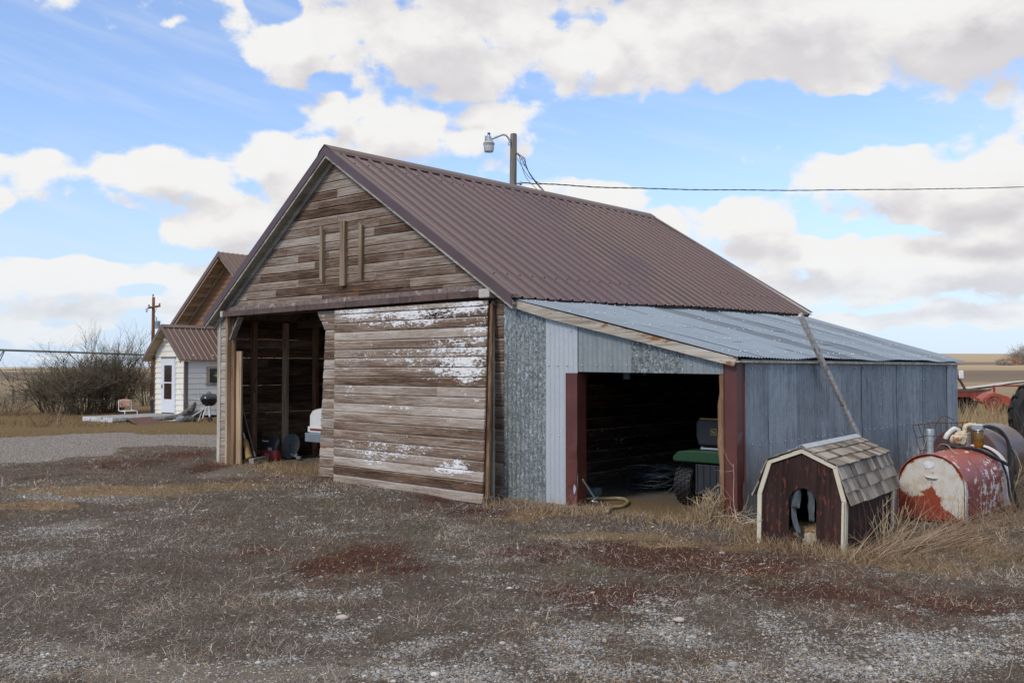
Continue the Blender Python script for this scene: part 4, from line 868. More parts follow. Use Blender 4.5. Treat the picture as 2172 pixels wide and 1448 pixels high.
# tractor standing half out of the picture on the right
tr = thing('tractor', 'black-tyred tractor cut off by the right edge of the picture', 'tractor', tuple(at(2243, 884, 16.0)*np.array([1, 1, 0])), -.42)
mb = MB(); Mx = Matrix.Translation((0, 0, .76)) @ Matrix.Rotation(math.pi/2, 4, 'X')
mb.lathe([(.42, -.15), (.60, -.19), (.68, -.17), (.71, -.10), (.715, 0), (.71, .10), (.68, .17), (.60, .19), (.42, .15)], 48, Mx)
for i in range(22):
    for s in (-1, 1):
        a = 2*math.pi*(i+.25*s)/22; c, sn = math.cos(a), math.sin(a); a2 = a+.16
        mb.bar((.725*c, s*.01, .76+.725*sn), (.715*math.cos(a2), s*.185, .76+.715*math.sin(a2)), .045, .05, (c, 0, sn))
mb.build('tyre', M['black_rubber'], tr)
mb = MB(); mb.lathe([(.42, -.10), (.44, -.14), (.40, -.10), (.20, -.03), (.10, -.05), (0, -.05)], 24, Mx); mb.build('rim', mk('rim_grey', (.3, .3, .3), .5, .4), tr, smooth=True)
mb = MB(); mb.box((1.1, .9, 1.0), (1.0, .6, .5)); mb.box((.95, .9, .7), (1.6, .3, .3)); mb.build('chassis', M['black_metal'], tr, bevel=.03)
mb = MB(); mb.bb((-.10, -.45, .0), (.9, -.1, .46)); mb.build('battery_box', mk('black_plastic_box', (.016, .017, .02), .45), tr, bevel=.03)
mb = MB(); mb.box((.25, -.35, .60), (.62, .5, .22), taper=.8); mb.build('counterweight', M['black_metal'], tr, bevel=.03)
mb = MB(); mb.bb((-.02, -.47, .475), (.8, -.08, .50)); mb.build('step_plate', M['steel'], tr, bevel=.004)
cu = bpy.data.curves.new('lettering', 'FONT'); cu.body = 'ER-C'; cu.size = .12; cu.extrude = .003; t0 = bpy.data.objects.new('t0', cu); COL.objects.link(t0); bpy.context.view_layer.update(); me = bpy.data.meshes.new_from_object(t0.evaluated_get(bpy.context.evaluated_depsgraph_get())); bpy.data.objects.remove(t0); to = bpy.data.objects.new('lettering', me); COL.objects.link(to); to.parent = tr; to.location = (-.06, -.455, .26); to.rotation_euler = (math.pi/2, 0, 0); me.materials.clear(); me.materials.append(mk('white_lettering', (.75, .75, .75), .5))
# red flatbed trailer and red implement in the yard behind
RED = mk('faded_red_paint', (.23, .038, .026), .6, 0, .25, 5, (.20, .09, .06), .35, 4); ORG = mk('orange_red_paint', (.33, .050, .022), .5, 0, .2, 4, (.22, .06, .04), .35, 5)
Yt = 36.0; pt = lambda px, py, Y=Yt: Vector(at(px, py, Y))
base = pt(2096, 868)
ft = thing('flatbed_trailer', 'red flatbed trailer with a dark deck showing past the lean-to corner', 'trailer', (base.x, base.y, gz(base.x, base.y)), .12)
mb = MB(); mb.bb((-4.6, 0, .88), (.08, 2.2, .95)); mb.bb((.08, .1, .90), (.22, .5, .94)); mb.build('deck', M['wood_dark'], ft)
mb = MB(); mb.bb((-4.6, .02, .66), (-.02, .10, .875)); mb.bb((-.10, .10, .68), (-.02, 2.1, .875)); mb.build('frame', RED, ft)
for k, (x, y) in enumerate(((-.55, .55), (-1.5, .55), (-.55, 1.6))):
    mb = MB(); mb.lathe([(.18, -.12), (.36, -.13), (.44, -.09), (.45, 0), (.44, .09), (.36, .13), (.18, .12)], 24, Matrix.Translation((x, y, .40)) @ Matrix.Rotation(math.pi/2, 4, 'X')); w = mb.build('wheel', M['black_rubber'], ft, smooth=True)
    mb = MB(); mb.lathe([(0, -.10), (.17, -.10), (.18, -.06), (0, -.05)][::-1], 16, Matrix.Translation((x, y, .40)) @ Matrix.Rotation(math.pi/2, 4, 'X')); mb.build('rim', RED, w)
mb = MB(); mb.bar((-.80, .2, .95), (-1.12, .2, 1.48), .07, .07); mb.build('headboard_post', M['rust'], ft)
mb = MB(); mb.bb((-1.07, .14, 1.36), (-.88, .18, 1.66)); mb.build('mirror', mk('mirror_white', (.8, .82, .84), .3), ft, bevel=.02)
b2 = pt(2108, 880, 33.5)
im = thing('farm_implement', 'rusty red farm implement with a round belt guard in tall dry grass', 'farm machine', (b2.x, b2.y, gz(b2.x, b2.y)), -.15)
mb = MB(); Mi = Matrix.Translation((0, -.02, .52)) @ Matrix.Rotation(math.pi/2, 4, 'X')
mb.lathe([(0, .05), (.05, .05), (.06, .02), (.12, .0), (.13, .04), (.16, .04), (.17, .0), (.23, .0), (.24, .04), (.28, .04), (.30, .0), (.30, -.10)], 28, Mi); mb.build('belt_guard', RED, im, smooth=True, autosm=40)
mb = MB(); mb.prism([(-.45, .60), (-.15, .45), (.30, .50), (.62, .35), (.9, .30), (1.1, .55), (.75, .62), (.45, .78), (.05, .90), (-.10, .86)], .05, .9); mb.build('shield', ORG, im, bevel=.03)
mb = MB(); mb.bar((.12, .3, .85), (.12, .3, 1.15), .06, .06); mb.bar((.10, .3, 1.12), (1.5, .3, 1.14), .06, .07, (0, 1, 0)); mb.bar((.9, .3, .5), (.95, .3, 1.12), .05, .05); mb.bar((-.7, .2, .72), (-.1, .2, .55), .06, .06); mb.tube(bez([(.1, .2, 1.08), (-.2, .2, .95), (-.45, .2, .80), (-.65, .2, .73)], 5), .012, 5); mb.build('frame_bar', RED, im)
mb = MB(); mb.prism([(.3, .1), (1.3, .28), (1.3, .5), (.4, .36)], .2, .8); mb.build('pickup_housing', M['rust'], im)
# ------------------------------------------------------------ inside the lean-to
GREEN = mk('green_tractor_paint', (.010, .050, .017), .4, 0, .15, 5, (.05, .08, .04), .3, 14); YEL = mk('yellow_wheel_paint', (.38, .23, .012), .5, 0, .2, 6, (.14, .09, .03), .35, 12)
lm = thing('lawn_tractor', 'green lawn tractor with black seat and yellow wheels, seen from behind', 'lawn tractor', Bw(8.88, .72, 0), TH)
def wheel(parent, x, y, r, w, rimr):
    mb = MB(); Mx = Matrix.Translation((x, y, r)) @ Matrix.Rotation(math.pi/2, 4, 'Y')
    mb.lathe([(rimr, -w*.42), (r*.82, -w*.5), (r*.94, -w*.46), (r*.975, -w*.3), (r*.98, 0), (r*.975, w*.3), (r*.94, w*.46), (r*.82, w*.5), (rimr, w*.42)], 32, Mx)
    for i in range(24):
        for j in range(4):
            a = 2*math.pi*(i+.5*(j % 2))/24; c, s = math.cos(a), math.sin(a); mb.box((x+(j-1.5)*w*.22, y+r*.985*s, r+r*.985*c), (w*.18, .03, .022), Matrix.Rotation(-a, 3, 'X'))
    o = mb.build('wheel', M['black_rubber'], parent)
    mb = MB(); mb.lathe([(0, -w*.2), (rimr*.3, -w*.22), (rimr*.35, -w*.1), (rimr*.85, w*.05), (rimr*1.0, -w*.4), (rimr*1.02, -w*.4), (rimr*1.02, w*.4), (rimr*.85, w*.1), (rimr*.35, w*.1), (rimr*.3, w*.3), (0, w*.3)], 24, Mx); mb.build('rim', YEL, o, smooth=True, autosm=40)
wheel(lm, -.37, .25, .245, .22, .115); wheel(lm, .37, .25, .245, .22, .115); wheel(lm, -.32, 1.5, .17, .15, .08); wheel(lm, .32, 1.5, .17, .15, .08)
mb = MB(); mb.prism([(-.46, .52), (.46, .52), (.47, .575), (.40, .635), (.25, .655), (-.25, .655), (-.40, .635), (-.47, .575)], -.02, .62); mb.build('rear_fender', GREEN, lm, bevel=.015)
mb = MB(); mb.prism([(-.26, .55), (.26, .55), (.30, .80), (.30, 1.0), (.27, 1.10), (-.27, 1.10), (-.30, 1.0), (-.30, .80)], .95, 1.75); mb.build('hood', GREEN, lm, bevel=.03)
mb = MB(); mb.bb((-.18, .0, .16), (.18, 1.6, .50)); 
for i in range(5): mb.bb((-.16+.08*i-.012, -.012, .2), (-.16+.08*i+.012, .0, .5))
mb.build('chassis', mk('dark_chassis', (.017, .020, .025), .5), lm, bevel=.01)
SEAT = mk('black_vinyl', (.008, .009, .012), .45, 0, .2, 9)
mb = MB(); mb.prism([(-.20, .70), (.20, .70), (.235, .80), (.235, .96), (.20, 1.01), (-.20, 1.01), (-.235, .96), (-.235, .80)], .10, .17); o = mb.build('seat_back', SEAT, lm, bevel=.025)
mb = MB(); mb.prism([(-.19, 1.004), (.19, 1.004), (.17, 1.016), (-.17, 1.016)], .098, .155); mb.build('seat_piping', YEL, o)
mb = MB(); mb.bb((-.21, .12, .69), (.21, .55, .77)); mb.build('seat_cushion', SEAT, lm, bevel=.03)
mb = MB(); mb.bb((-.16, .09, .665), (.22, .12, .685)); mb.build('seat_bracket', M['steel'], lm); MB().tube([(-.25, .3, .62), (-.29, .28, .80)], .008, 6).build('lever', M['steel'], lm)
mb = MB(); mb.lathe([(.175, -.012), (.19, 0), (.175, .012)], 24, Matrix.Translation((0, .92, .98)) @ Matrix.Rotation(.5, 4, 'X')); mb.build('steering_wheel', SEAT, lm)
mb = MB(); mb.box((-.20, .24, .24), (.16, .06, .04)); mb.build('axle', M['steel'], lm)
em = MB()   # emblem on the seat back: leaping deer in a rounded shield
def rr(w, h, r, n=5): return [(sx*(w-r)+r*math.cos(a), sz*(h-r)+r*math.sin(a)) for sx, sz, a0 in ((1, -1, -90), (1, 1, 0), (-1, 1, 90), (-1, -1, 180)) for a in [math.radians(a0+90*k/n) for k in range(n+1)]]
sh = lambda P, dx, dz: [(x+dx, z+dz) for x, z in P]
em.cur = 0; em.prism(sh(rr(.040, .036, .012), 0, .865), .0965, .0995); em.cur = 1; em.prism(sh(rr(.036, .032, .010), 0, .865), .0945, .0968)
em.cur = 0; em.prism(sh([(-.028, -.006), (-.020, -.004), (-.004, -.004), (.012, -.012), (.027, -.018), (.026, -.013), (.014, -.004), (.008, .003), (-.010, .005), (-.014, .013), (-.011, .022), (-.016, .020), (-.019, .013), (-.026, .010), (-.020, .006), (-.018, .000)], 0, .865), .0925, .0948)
em.build('emblem', [YEL, GREEN], o, fix=True)
cx, cy = G(1388, 1038)[:2]
cc = thing('cable_coil', 'heap of dark coiled cable on the floor of the lean-to', 'cable coil', (cx, cy, .0)); CAB = mk('grey_cable', (.045, .055, .06), .5, 0, .3, 8); rg = random.Random(4)
mb = MB()
for i in range(30):
    R0 = rg.uniform(.20, .36); tl_, az_ = rg.uniform(-.5, .75), rg.uniform(0, 6.3); c = Vector((rg.uniform(-.14, .14), rg.uniform(-.14, .14), .03+.007*i)); Rm = Matrix.Rotation(az_, 3, 'Z') @ Matrix.Rotation(tl_, 3, 'X')
    pts = [c+Rm @ Vector((R0*math.cos(a)*(1+.1*math.sin(3*a+i)), R0*.8*math.sin(a), .02*math.sin(2*a+i))) for a in np.linspace(0, 6.283, 30)[:-1]]
    pts = [Vector((p.x, p.y, max(p.z, .012))) for p in pts]; mb.tube(pts, .0085, 5, closed=True)
mb.build('cable', CAB, cc, smooth=True)
lump('blue_bundle', 'plastic', (0.02, 0, .17), .13, (1.3, .8, .55), 8, .2, cc).data.materials[0] = mk('blue_tarp', (.03, .07, .12), .5)
a, b_ = at(1393, 985, 13.2), at(1468, 985, 12.5); mb = MB(); mb.bar((a[0], a[1], .14), (b_[0], b_[1], .13), .03, .24, (0, 0, 1)); tag(mb.build('board', mk('dusty_board', (.22, .20, .17), .9)), 'pale dusty board lying behind the cable heap in the lean-to', 'board')
hp = [G(1238, 1062), G(1285, 1061), G(1318, 1061), G(1332, 1068), G(1322, 1077), G(1298, 1081), G(1288, 1090)]
mb = MB(); mb.tube(bez([(p[0], p[1], .025) for p in hp], 8), .02, 10); m, t, b = newmat('ribbed_beige_hose'); t.put(b.inputs['Base Color'], (.33, .27, .15, 1)); b.inputs['Roughness'].default_value = .5; tag(mb.build('hose', m, smooth=True), 'thick beige hose curled on the ground in the lean-to doorway', 'hose')
p0 = G(1256, 1050); mb = MB(); mb.box((p0[0], p0[1], .05), (.22, .14, .10), Matrix.Rotation(TH, 3, 'Z')); tag(mb.build('concrete_block', mk('blue_grey_block', (.16, .19, .20), .8), bevel=.01), 'small blue grey block on the ground inside the lean-to jamb', 'block')
mb = MB(); mb.tube([Vector(at(1236, 1016, 10.9)), Vector(at(1263, 1058, 11.0))], .012, 6); mb.tube(bez([Vector(at(1263, 1058, 11.0)), Vector(at(1256, 1062, 10.95)), Vector(at(1268, 1064, 10.95))], 4), .009, 6); tag(mb.build('iron_bar', M['steel']), 'bent iron bar leaning beside the maroon jamb of the lean-to', 'iron bar')
ts = thing('torn_tarp', 'torn blue plastic strips hanging from the lean-to rafters', 'tarp', Bw(7.78, .75, 1.55), TH); BT = mk('blue_plastic', (.16, .26, .40), .4); M['bluetarp'] = BT
strip('tarp_strip', [(-.02, 0, .35-.05*i) for i in range(10)], .10, 'bluetarp', ts, .3); strip('tarp_strip', [(.13+.01*i, .03, .35-.05*i) for i in range(9)], .08, 'bluetarp', ts, -.5)
# ------------------------------------------------------------ inside the barn
WHT = mk('white_car_paint', (.62, .61, .58), .3, 0, .06, 3, (.45, .43, .39), .3, 9); CHR = mk('dull_chrome', (.33, .37, .41), .3, .7, .1)
car = thing('parked_car', 'white old car parked nose-in behind the sliding door', 'car', Bw(1.94+.86, .42, 0), TH)
mb = MB(); ysec = [(0, .845, .50, .92), (.03, .87, .47, .95), (.12, .875, .44, .965), (.9, .87, .36, .985), (1.1, .87, .34, 1.0), (2.4, .88, .32, 1.0), (3.4, .87, .34, .96), (4.2, .84, .38, .88), (4.35, .78, .45, .80)]
vs, fs = [], []; n = 20
for (y, hw_, zb, ztp) in ysec:
    for k in range(n):
        a = 2*math.pi*(k+.5)/n; c, s = math.cos(a), math.sin(a); e = .28; vs.append((hw_*math.copysign(abs(c)**e, c)*(1-.06*max(s, 0)), y, (zb+ztp)/2+(ztp-zb)/2*math.copysign(abs(s)**e, s)))
for i in range(len(ysec)-1):
    for k in range(n): k2 = (k+1) % n; fs.append((i*n+k, i*n+k2, (i+1)*n+k2, (i+1)*n+k))
fs += [tuple(range(n)), tuple((len(ysec)-1)*n+k for k in range(n))]; mb.add(vs, fs); mb.build('body', WHT, car, smooth=True, autosm=40)
mb = MB(); mb.prism([(-.78, .97), (.78, .97), (.62, 1.36), (-.62, 1.36)], 1.25, 2.9); mb.build('cabin', WHT, car, bevel=.05)
mb = MB(); mb.prism([(-.66, 1.03), (.66, 1.03), (.56, 1.31), (-.56, 1.31)], 1.235, 1.25); mb.build('rear_window', M['black_metal'], car)
mb = MB(); mb.bb((-.878, -.07, .425), (.878, .05, .565)); mb.bb((-.89, -.045, .43), (-.868, .35, .56)); mb.build('bumper', CHR, car, bevel=.025)
mb = MB(); mb.bb((-.87, -.02, .575), (.87, .03, .665)); mb.build('tail_panel', WHT, car, bevel=.006)
for sx in (-1, 1): mb = MB(); mb.bb((sx*.80, -.03, .605), (sx*.42, -.018, .635)); mb.build('tail_light', mk('dark_red_lens', (.16, .012, .012), .25), car)
mb = MB(); mb.bb((-.56, -.006, .76), (-.42, .012, .80)); mb.build('badge', CHR, car)
for x in (-.74, .74):
    for y in (.85, 3.5):
        mb = MB(); mb.lathe([(.2, -.09), (.29, -.1), (.31, -.05), (.31, .05), (.29, .1), (.2, .09)], 24, Matrix.Translation((x, y, .31)) @ Matrix.Rotation(math.pi/2, 4, 'Y')); w = mb.build('wheel', M['black_rubber'], car, smooth=True)
        mb = MB(); mb.lathe([(0, -.06), (.2, -.085), (.2, .085), (0, .06)], 16, Matrix.Translation((x, y, .31)) @ Matrix.Rotation(math.pi/2, 4, 'Y')); mb.build('hubcap', CHR, w)
def inside(px, t_): return Bw(t_, SIDE(px, 960, t_)[0], 0)
sdish = thing('satellite_dish', 'grey satellite dish leaning on the floor of the barn', 'satellite dish', inside(606, .42), math.radians(-22)); DSH = mk('slate_dish', (.085, .09, .098), .5, 0, .1, 4)
mb = MB(); Td = Matrix.Translation((.04, .08, .225)) @ Matrix.Rotation(math.radians(72), 4, 'X') @ Matrix.Diagonal((.90, 1.08, 1, 1)); mb.lathe([(0, -.035), (.08, -.032), (.15, -.02), (.195, -.003), (.205, .0), (.205, -.012), (.15, -.034), (.08, -.045), (0, -.048)], 40, Td); mb.build('reflector', DSH, sdish, smooth=True, autosm=50)
mb = MB(); mb.bar((.13, -.02, .10), (.36, -.12, .045), .045, .035); mb.build('feed_arm', mk('arm_grey', (.10, .105, .105), .5), sdish, bevel=.006)
mb = MB(); mb.box((.36, -.12, .05), (.08, .06, .05)); mb.lathe([(.022, 0), (.026, .05), (0, .06)], 12, Matrix.Translation((.30, -.11, .06))); mb.build('receiver', mk('receiver_grey', (.16, .165, .165), .5), sdish, bevel=.006)
mb = MB(); mb.tube(bez([(.10, .0, .22), (.13, -.05, .26), (.20, -.06, .2), (.19, -.06, .10), (.12, -.05, .06), (.08, .0, .12)], 8), .006, 6); mb.build('cable', M['hose'], sdish, smooth=True)
bag = thing('bag', 'black and red paper bag slumped beside the satellite dish', 'bag', inside(575, .34), math.radians(-30))
def sack(name, z0, z1, mat):
    mb = MB(); rows = 6; nn = 16
    vs = []; fs = []
    for j in range(rows+1):
        z = z0+(z1-z0)*j/rows; q = z/.40; w = .185*(1-.05*q)*(1+.05*math.sin(z*26)); d = .10*(1-1.25*max(0, q-.35))
        for k in range(nn): a = 2*math.pi*k/nn; c, s = math.cos(a), math.sin(a); vs.append((w*math.copysign(abs(c)**.6, c)+.03*q, d*math.copysign(abs(s)**.7, s)+.008*math.sin(k*2+j), z))
    for j in range(rows):
        for k in range(nn): k2 = (k+1) % nn; fs.append((j*nn+k, j*nn+k2, (j+1)*nn+k2, (j+1)*nn+k))
    fs += [tuple(range(nn)), tuple(rows*nn+k for k in range(nn))]; mb.add(vs, fs); return mb.build(name, mat, bag, smooth=True, autosm=60)
sack('bag_top', .175, .40, mk('black_paper', (.022, .022, .024), .5, 0, .2, 8)); sack('bag_base', .0, .175, mk('red_paper', (.26, .025, .03), .5, 0, .15, 8))
mb = MB()
for (x, z, w, h) in ((-.04, .33, .14, .025), (.06, .20, .09, .05), (.03, .11, .16, .03)): mb.box((x, -.092, z), (w, .01, h))
mb.build('bag_print', mk('pale_print', (.34, .33, .32), .6), bag)
def stick(name, label, cat, px0, py0, px1, py1, Y0, Y1, r, mat): 
    o = thing(name, label, cat, tuple(at(px1, py1, Y1))); a = Vector(at(px0, py0, Y0))-Vector(at(px1, py1, Y1)); return o, a
P1 = inside(529, .62)
o, a = stick('broom', 'corn broom with a red handle leaning inside the barn doorway', 'broom', 505, 868, 529, 972, P1[1]+.35, P1[1], 0, None); d = a.normalized()
mb = MB(); mb.tube([d*.42, a*1.0+d*.35], .013, 8); mb.build('handle', mk('red_brown_handle', (.16, .045, .022), .5), o, smooth=True)
mb = MB(); mb.tube([d*.36, d*.47], [.022, .014], 8); mb.build('ferrule', M['steel'], o)
mb = MB(); mb.tube([d*.0, d*.02, d*.20, d*.24, d*.32, d*.37], [.055, .06, .048, .055, .045, .02], 10); mb.build('bristles', wood('bristle_straw', (.24, .14, .05), (.40, .26, .11), 2, sc=2), o, smooth=True)
P2 = inside(541, .5)
o, a = stick('long_tool', 'long pale handled tool leaning against the barn wall', 'garden tool', 506, 832, 541, 968, P2[1]+.4, P2[1], 0, None)
mb = MB(); mb.tube([a*.08, a], .011, 8); mb.build('handle', mk('ash_handle', (.24, .20, .16), .6), o, smooth=True); mb = MB(); mb.tube([(0, 0, 0), a*.08], [.02, .012], 8); mb.build('tool_head', M['steel'], o)
a, b_ = inside(533, .75), inside(566, .5); mb = MB(); mb.bar((a[0], a[1], .05), (b_[0], b_[1], .05), .09, .09); tag(mb.build('timber', M['wood_grey'], bevel=.006), 'short timber lying on the barn floor beside the broom', 'timber')
sv_ = [SIDE(p, q, .14) for p, q in ((603, 720), (600, 742), (575, 765), (553, 790), (541, 805), (538, 822), (542, 832))]
mb = MB(); mb.tube(bez([Bw(.15, v, z) for v, z in sv_], 6), .006, 6); tag(mb.build('cable', M['hose'], smooth=True), 'black cable strung between two studs inside the barn', 'cable')
sv_ = [SIDE(p, q, .2) for p, q in ((667, 780), (669, 850), (668, 900), (672, 950), (690, 968))]
mb = MB(); mb.tube(bez([Bw(.2, v, max(z, .02)) for v, z in sv_], 6), .008, 6); tag(mb.build('extension_cord', mk('orange_cord', (.45, .07, .02), .5), smooth=True), 'red extension cord hanging on the barn wall by the car', 'cord')
# ------------------------------------------------------------ yard light on its pole behind the barn
yl = thing('yard_light', 'grey wooden pole with a dusk lamp on a curved arm, behind the barn roof', 'yard light', (float(at(1084, 700, 23)[0]), 23.0, 0))
zt_ = at(1090, 284, 23)[2]; px_m = 23/FPX
mb = MB(); mb.tube([(0, 0, -.2), (.03, 0, 4), (.062, 0, zt_-.02), (.062, 0, zt_)], [.12, .095, .080, .070], 12); mb.build('pole', wood('grey_pole', (.11, .095, .08), (.21, .19, .165), 2), yl, smooth=True, autosm=40)
f = lambda px, py: Vector((at(px, py, 22.9)[0]-yl.location.x, -.10, at(px, py, 22.9)[2]))
mb = MB(); mb.tube(bez([f(1082, 304), f(1080, 296), f(1074, 288), f(1067, 286), f(1058, 289), f(1048, 293), f(1040, 296)], 6), .024, 8); mb.tube(bez([f(1082, 308), f(1078, 307), f(1078, 302)], 4), .012, 6); mb.build('lamp_arm', M['steel'], yl, smooth=True)
c = f(1037, 306); lz = lambda py: at(1037, py, 22.9)[2]-c.z
mb = MB(); mb.lathe([(.145, lz(305)), (.11, lz(300)), (.075, lz(297)), (.06, lz(296)), (.06, lz(290)), (.04, lz(289)), (.036, lz(287))], 20, Matrix.Translation(c)); mb.box((c.x-.05, c.y, c.z+lz(293)), (.1, .1, .09)); mb.build('lamp_head', M['steel'], yl, smooth=True, autosm=40)
mb = MB(); mb.lathe([(.036, lz(288)), (.036, lz(282)), (0, lz(281.5))], 12, Matrix.Translation(c)); mb.build('photocell', mk('blue_cell', (.03, .07, .17), .4), yl)
m, t, b = newmat('ribbed_clear_shade'); b.inputs['Base Color'].default_value = (.80, .82, .82, 1); b.inputs['Roughness'].default_value = .3; b.inputs['Transmission Weight'].default_value = .6
mb = MB(); mb.lathe([(.14, lz(305)), (.135, lz(308)), (.11, lz(322)), (.105, lz(322.5)), (.10, lz(321)), (.0, lz(321))], 28, Matrix.Translation(c)); mb.build('lamp_shade', m, yl, smooth=True, autosm=50)
mb = MB(); mb.tube([f(1096, 325), f(1100, 327)], .03, 8); mb.tube([f(1091, 388)+Vector((0, .1, 0)), f(1104, 387)+Vector((0, .1, 0))], .022, 8); mb.tube([f(1102, 387)+Vector((0, .1, 0)), f(1107, 387)+Vector((0, .1, 0))], .05, 8); mb.build('insulator', M['steel'], yl)
wires = thing('service_cable', 'twisted overhead service cable running right from the yard light pole', 'power cable', (0, 0, 0))
F3 = lambda px, py, Y: Vector(at(px, py, Y))
main = bez([F3(1107, 388, 23), F3(1150, 390, 23.3), F3(1300, 398, 24.5), F3(1500, 402.5, 26.5), F3(1700, 403.5, 28.5), F3(1950, 401, 31.5), F3(2172, 396, 34.5), F3(2700, 372, 44)], 30)
for ph in (0, 2.1, 4.2):
    mb = MB(); mb.tube([p+Vector((0, .011*math.cos(i*.33+ph), .011*math.sin(i*.33+ph)+.006*math.sin(i*.2))) for i, p in enumerate(main)], .0062, 5); mb.build('strand', M['hose'], wires, smooth=True)
drop = thing('drop_wires', 'loose black wires looping from the pole down behind the barn roof', 'wires', (0, 0, 0))
for k, P in enumerate([[(1096, 325), (1106, 336), (1114, 352), (1124, 368), (1134, 382), (1150, 400), (1160, 412)], [(1098, 326), (1109, 334), (1115, 348), (1122, 366), (1131, 380), (1146, 399), (1158, 412)], [(1097, 336), (1103, 346), (1112, 362), (1122, 376), (1130, 381)], [(1104, 340), (1111, 334), (1115, 342), (1113, 352), (1107, 345)], [(1101, 330), (1106, 350), (1117, 378), (1139, 402), (1147, 412)], [(1132, 381), (1140, 386), (1150, 390)]]):
    mb = MB(); mb.tube(bez([F3(x, y, 22.95) for x, y in P], 6), .010 if k < 2 else .007, 5); mb.build('wire', M['hose'], drop, smooth=True)
# ------------------------------------------------------------ house with entry porch
CR = mk('cream_lap_siding', (.76, .73, .645), .6, 0, .05, 2); BRW = mk('brown_lap_siding', (.26, .135, .072), .6, 0, .08, 2); BEI = mk('beige_eave_board', (.43, .32, .20), .6, 0, .06, 3)
HROOF = mk('house_brown_metal', (.125, .072, .062), .45, 0, .08, 3); HTRIM = mk('house_brown_trim', (.15, .105, .095), .5, 0, .08, 3)
HC = Vector((-11.47, 33.16, -.12)); HA = math.atan2(-.594, .804)
house = thing('house', 'cream porch with white door on a brown gabled farmhouse', 'house', tuple(HC), HA)
# local axes: x along the porch front (right corner at 0), y back, z up
LW, HW, RZ, LD = -1.77, 2.20, 3.12, 3.4
def lap(name, T, x0, x1, z0, z1, ch, mat, lim=None, parent=house):
    mb = MB(); z = z0
    while z < z1-.01:
        zz = min(z+ch, z1); a0, a1 = (x0, x1) if not lim else lim(z); b0, b1 = (x0, x1) if not lim else lim(zz)
        mb.add([T(a0, .030, z), T(a1, .030, z), T(b1, .004, zz), T(b0, .004, zz), T(a0, 0, z), T(a1, 0, z)], [(0, 1, 2, 3), (4, 5, 1, 0)]); z = zz
    return mb.build(name, mat, parent, fix=False)
cxp = LW/2
glim = lambda z: (LW, 0) if z < HW else (LW+(z-HW)/(RZ-HW)*(-LW)/2, -(z-HW)/(RZ-HW)*(-LW)/2)
lap('porch_front_wall', lambda x, d, z: (x, -d, z), LW, 0, 0, RZ-.04, .19, CR, glim)
lap('porch_side_wall', lambda y, d, z: (d, y, z), 0, LD, 0, HW, .19, CR)
lap('porch_side_wall', lambda y, d, z: (LW-d, y, z), 0, LD, 0, HW, .19, CR)
MB().bb((-.02, -.03, 0), (.035, .12, HW-.02)).build('corner_trim', HTRIM, house); MB().bb((LW-.03, -.03, 0), (LW+.03, .03, HW-.02)).build('corner_trim', HTRIM, house)
def metal_roof(name, a, b_, y0, y1, p=.23, mat=HROOF):
    """ribbed slope from ridge a (x,z) to eave b"""
    mb = MB(); pts = []; y = y0
    d = Vector((b_[0]-a[0], b_[1]-a[1])).normalized(); nx, nz = (-d.y, d.x) if d.x > 0 else (d.y, -d.x)
    while y < y1:
        for dy, h in ((0, 0), (.15, 0), (.17, .025), (.20, .025), (.22, 0)):
            if y+dy < y1: pts.append((y+dy, h))
        y += p
    pts.append((y1, 0)); P = lambda i, j: (a[0]+(b_[0]-a[0])*j+nx*pts[i][1], pts[i][0], a[1]+(b_[1]-a[1])*j+nz*pts[i][1])
    mb.sheet(P, len(pts)-1, 1); return mb.build(name, mat, house)
PE = .30; sl = (RZ-HW)/(-LW/2); eR = (0+PE, HW-PE*sl+.08); eL = (LW-PE, HW-PE*sl+.08); pk = (cxp, RZ+.08)
metal_roof('porch_roof', pk, eR, -.35, LD); metal_roof('porch_roof', pk, eL, -.35, LD)
mb = MB(); mb.prism([(cxp-.12, pk[1]-.07), (cxp, pk[1]+.035), (cxp+.12, pk[1]-.07), (cxp+.10, pk[1]-.08), (cxp, pk[1]+.02), (cxp-.10, pk[1]-.08)][::-1], -.36, LD); mb.build('porch_ridge_cap', HTRIM, house)
mb = MB()
for e in (eR, eL): mb.prism([(pk[0], pk[1]+.03), (e[0], e[1]+.03), (e[0], e[1]-.12), (pk[0], pk[1]-.14)], -.37, -.35)
mb.build('porch_rake_trim', HTRIM, house)
mb = MB()
for e in (eR, eL):
    mb.prism([(pk[0], pk[1]-.03), (e[0], e[1]-.03), (e[0], e[1]-.05), (pk[0], pk[1]-.06)], -.34, .0)
    for k in (.35, .75): x = pk[0]+(e[0]-pk[0])*k; z = pk[1]+(e[1]-pk[1])*k; mb.bb((x-.02, -.34, z-.13), (x+.02, .0, z-.05))
mb.build('porch_soffit', BEI, house)
mb = MB()
for y in (.25, 1.05, 1.85): mb.bb((.02, y-.03, HW-.10), (.16, y+.03, HW-.04))
mb.build('rafter_ends', CR, house)
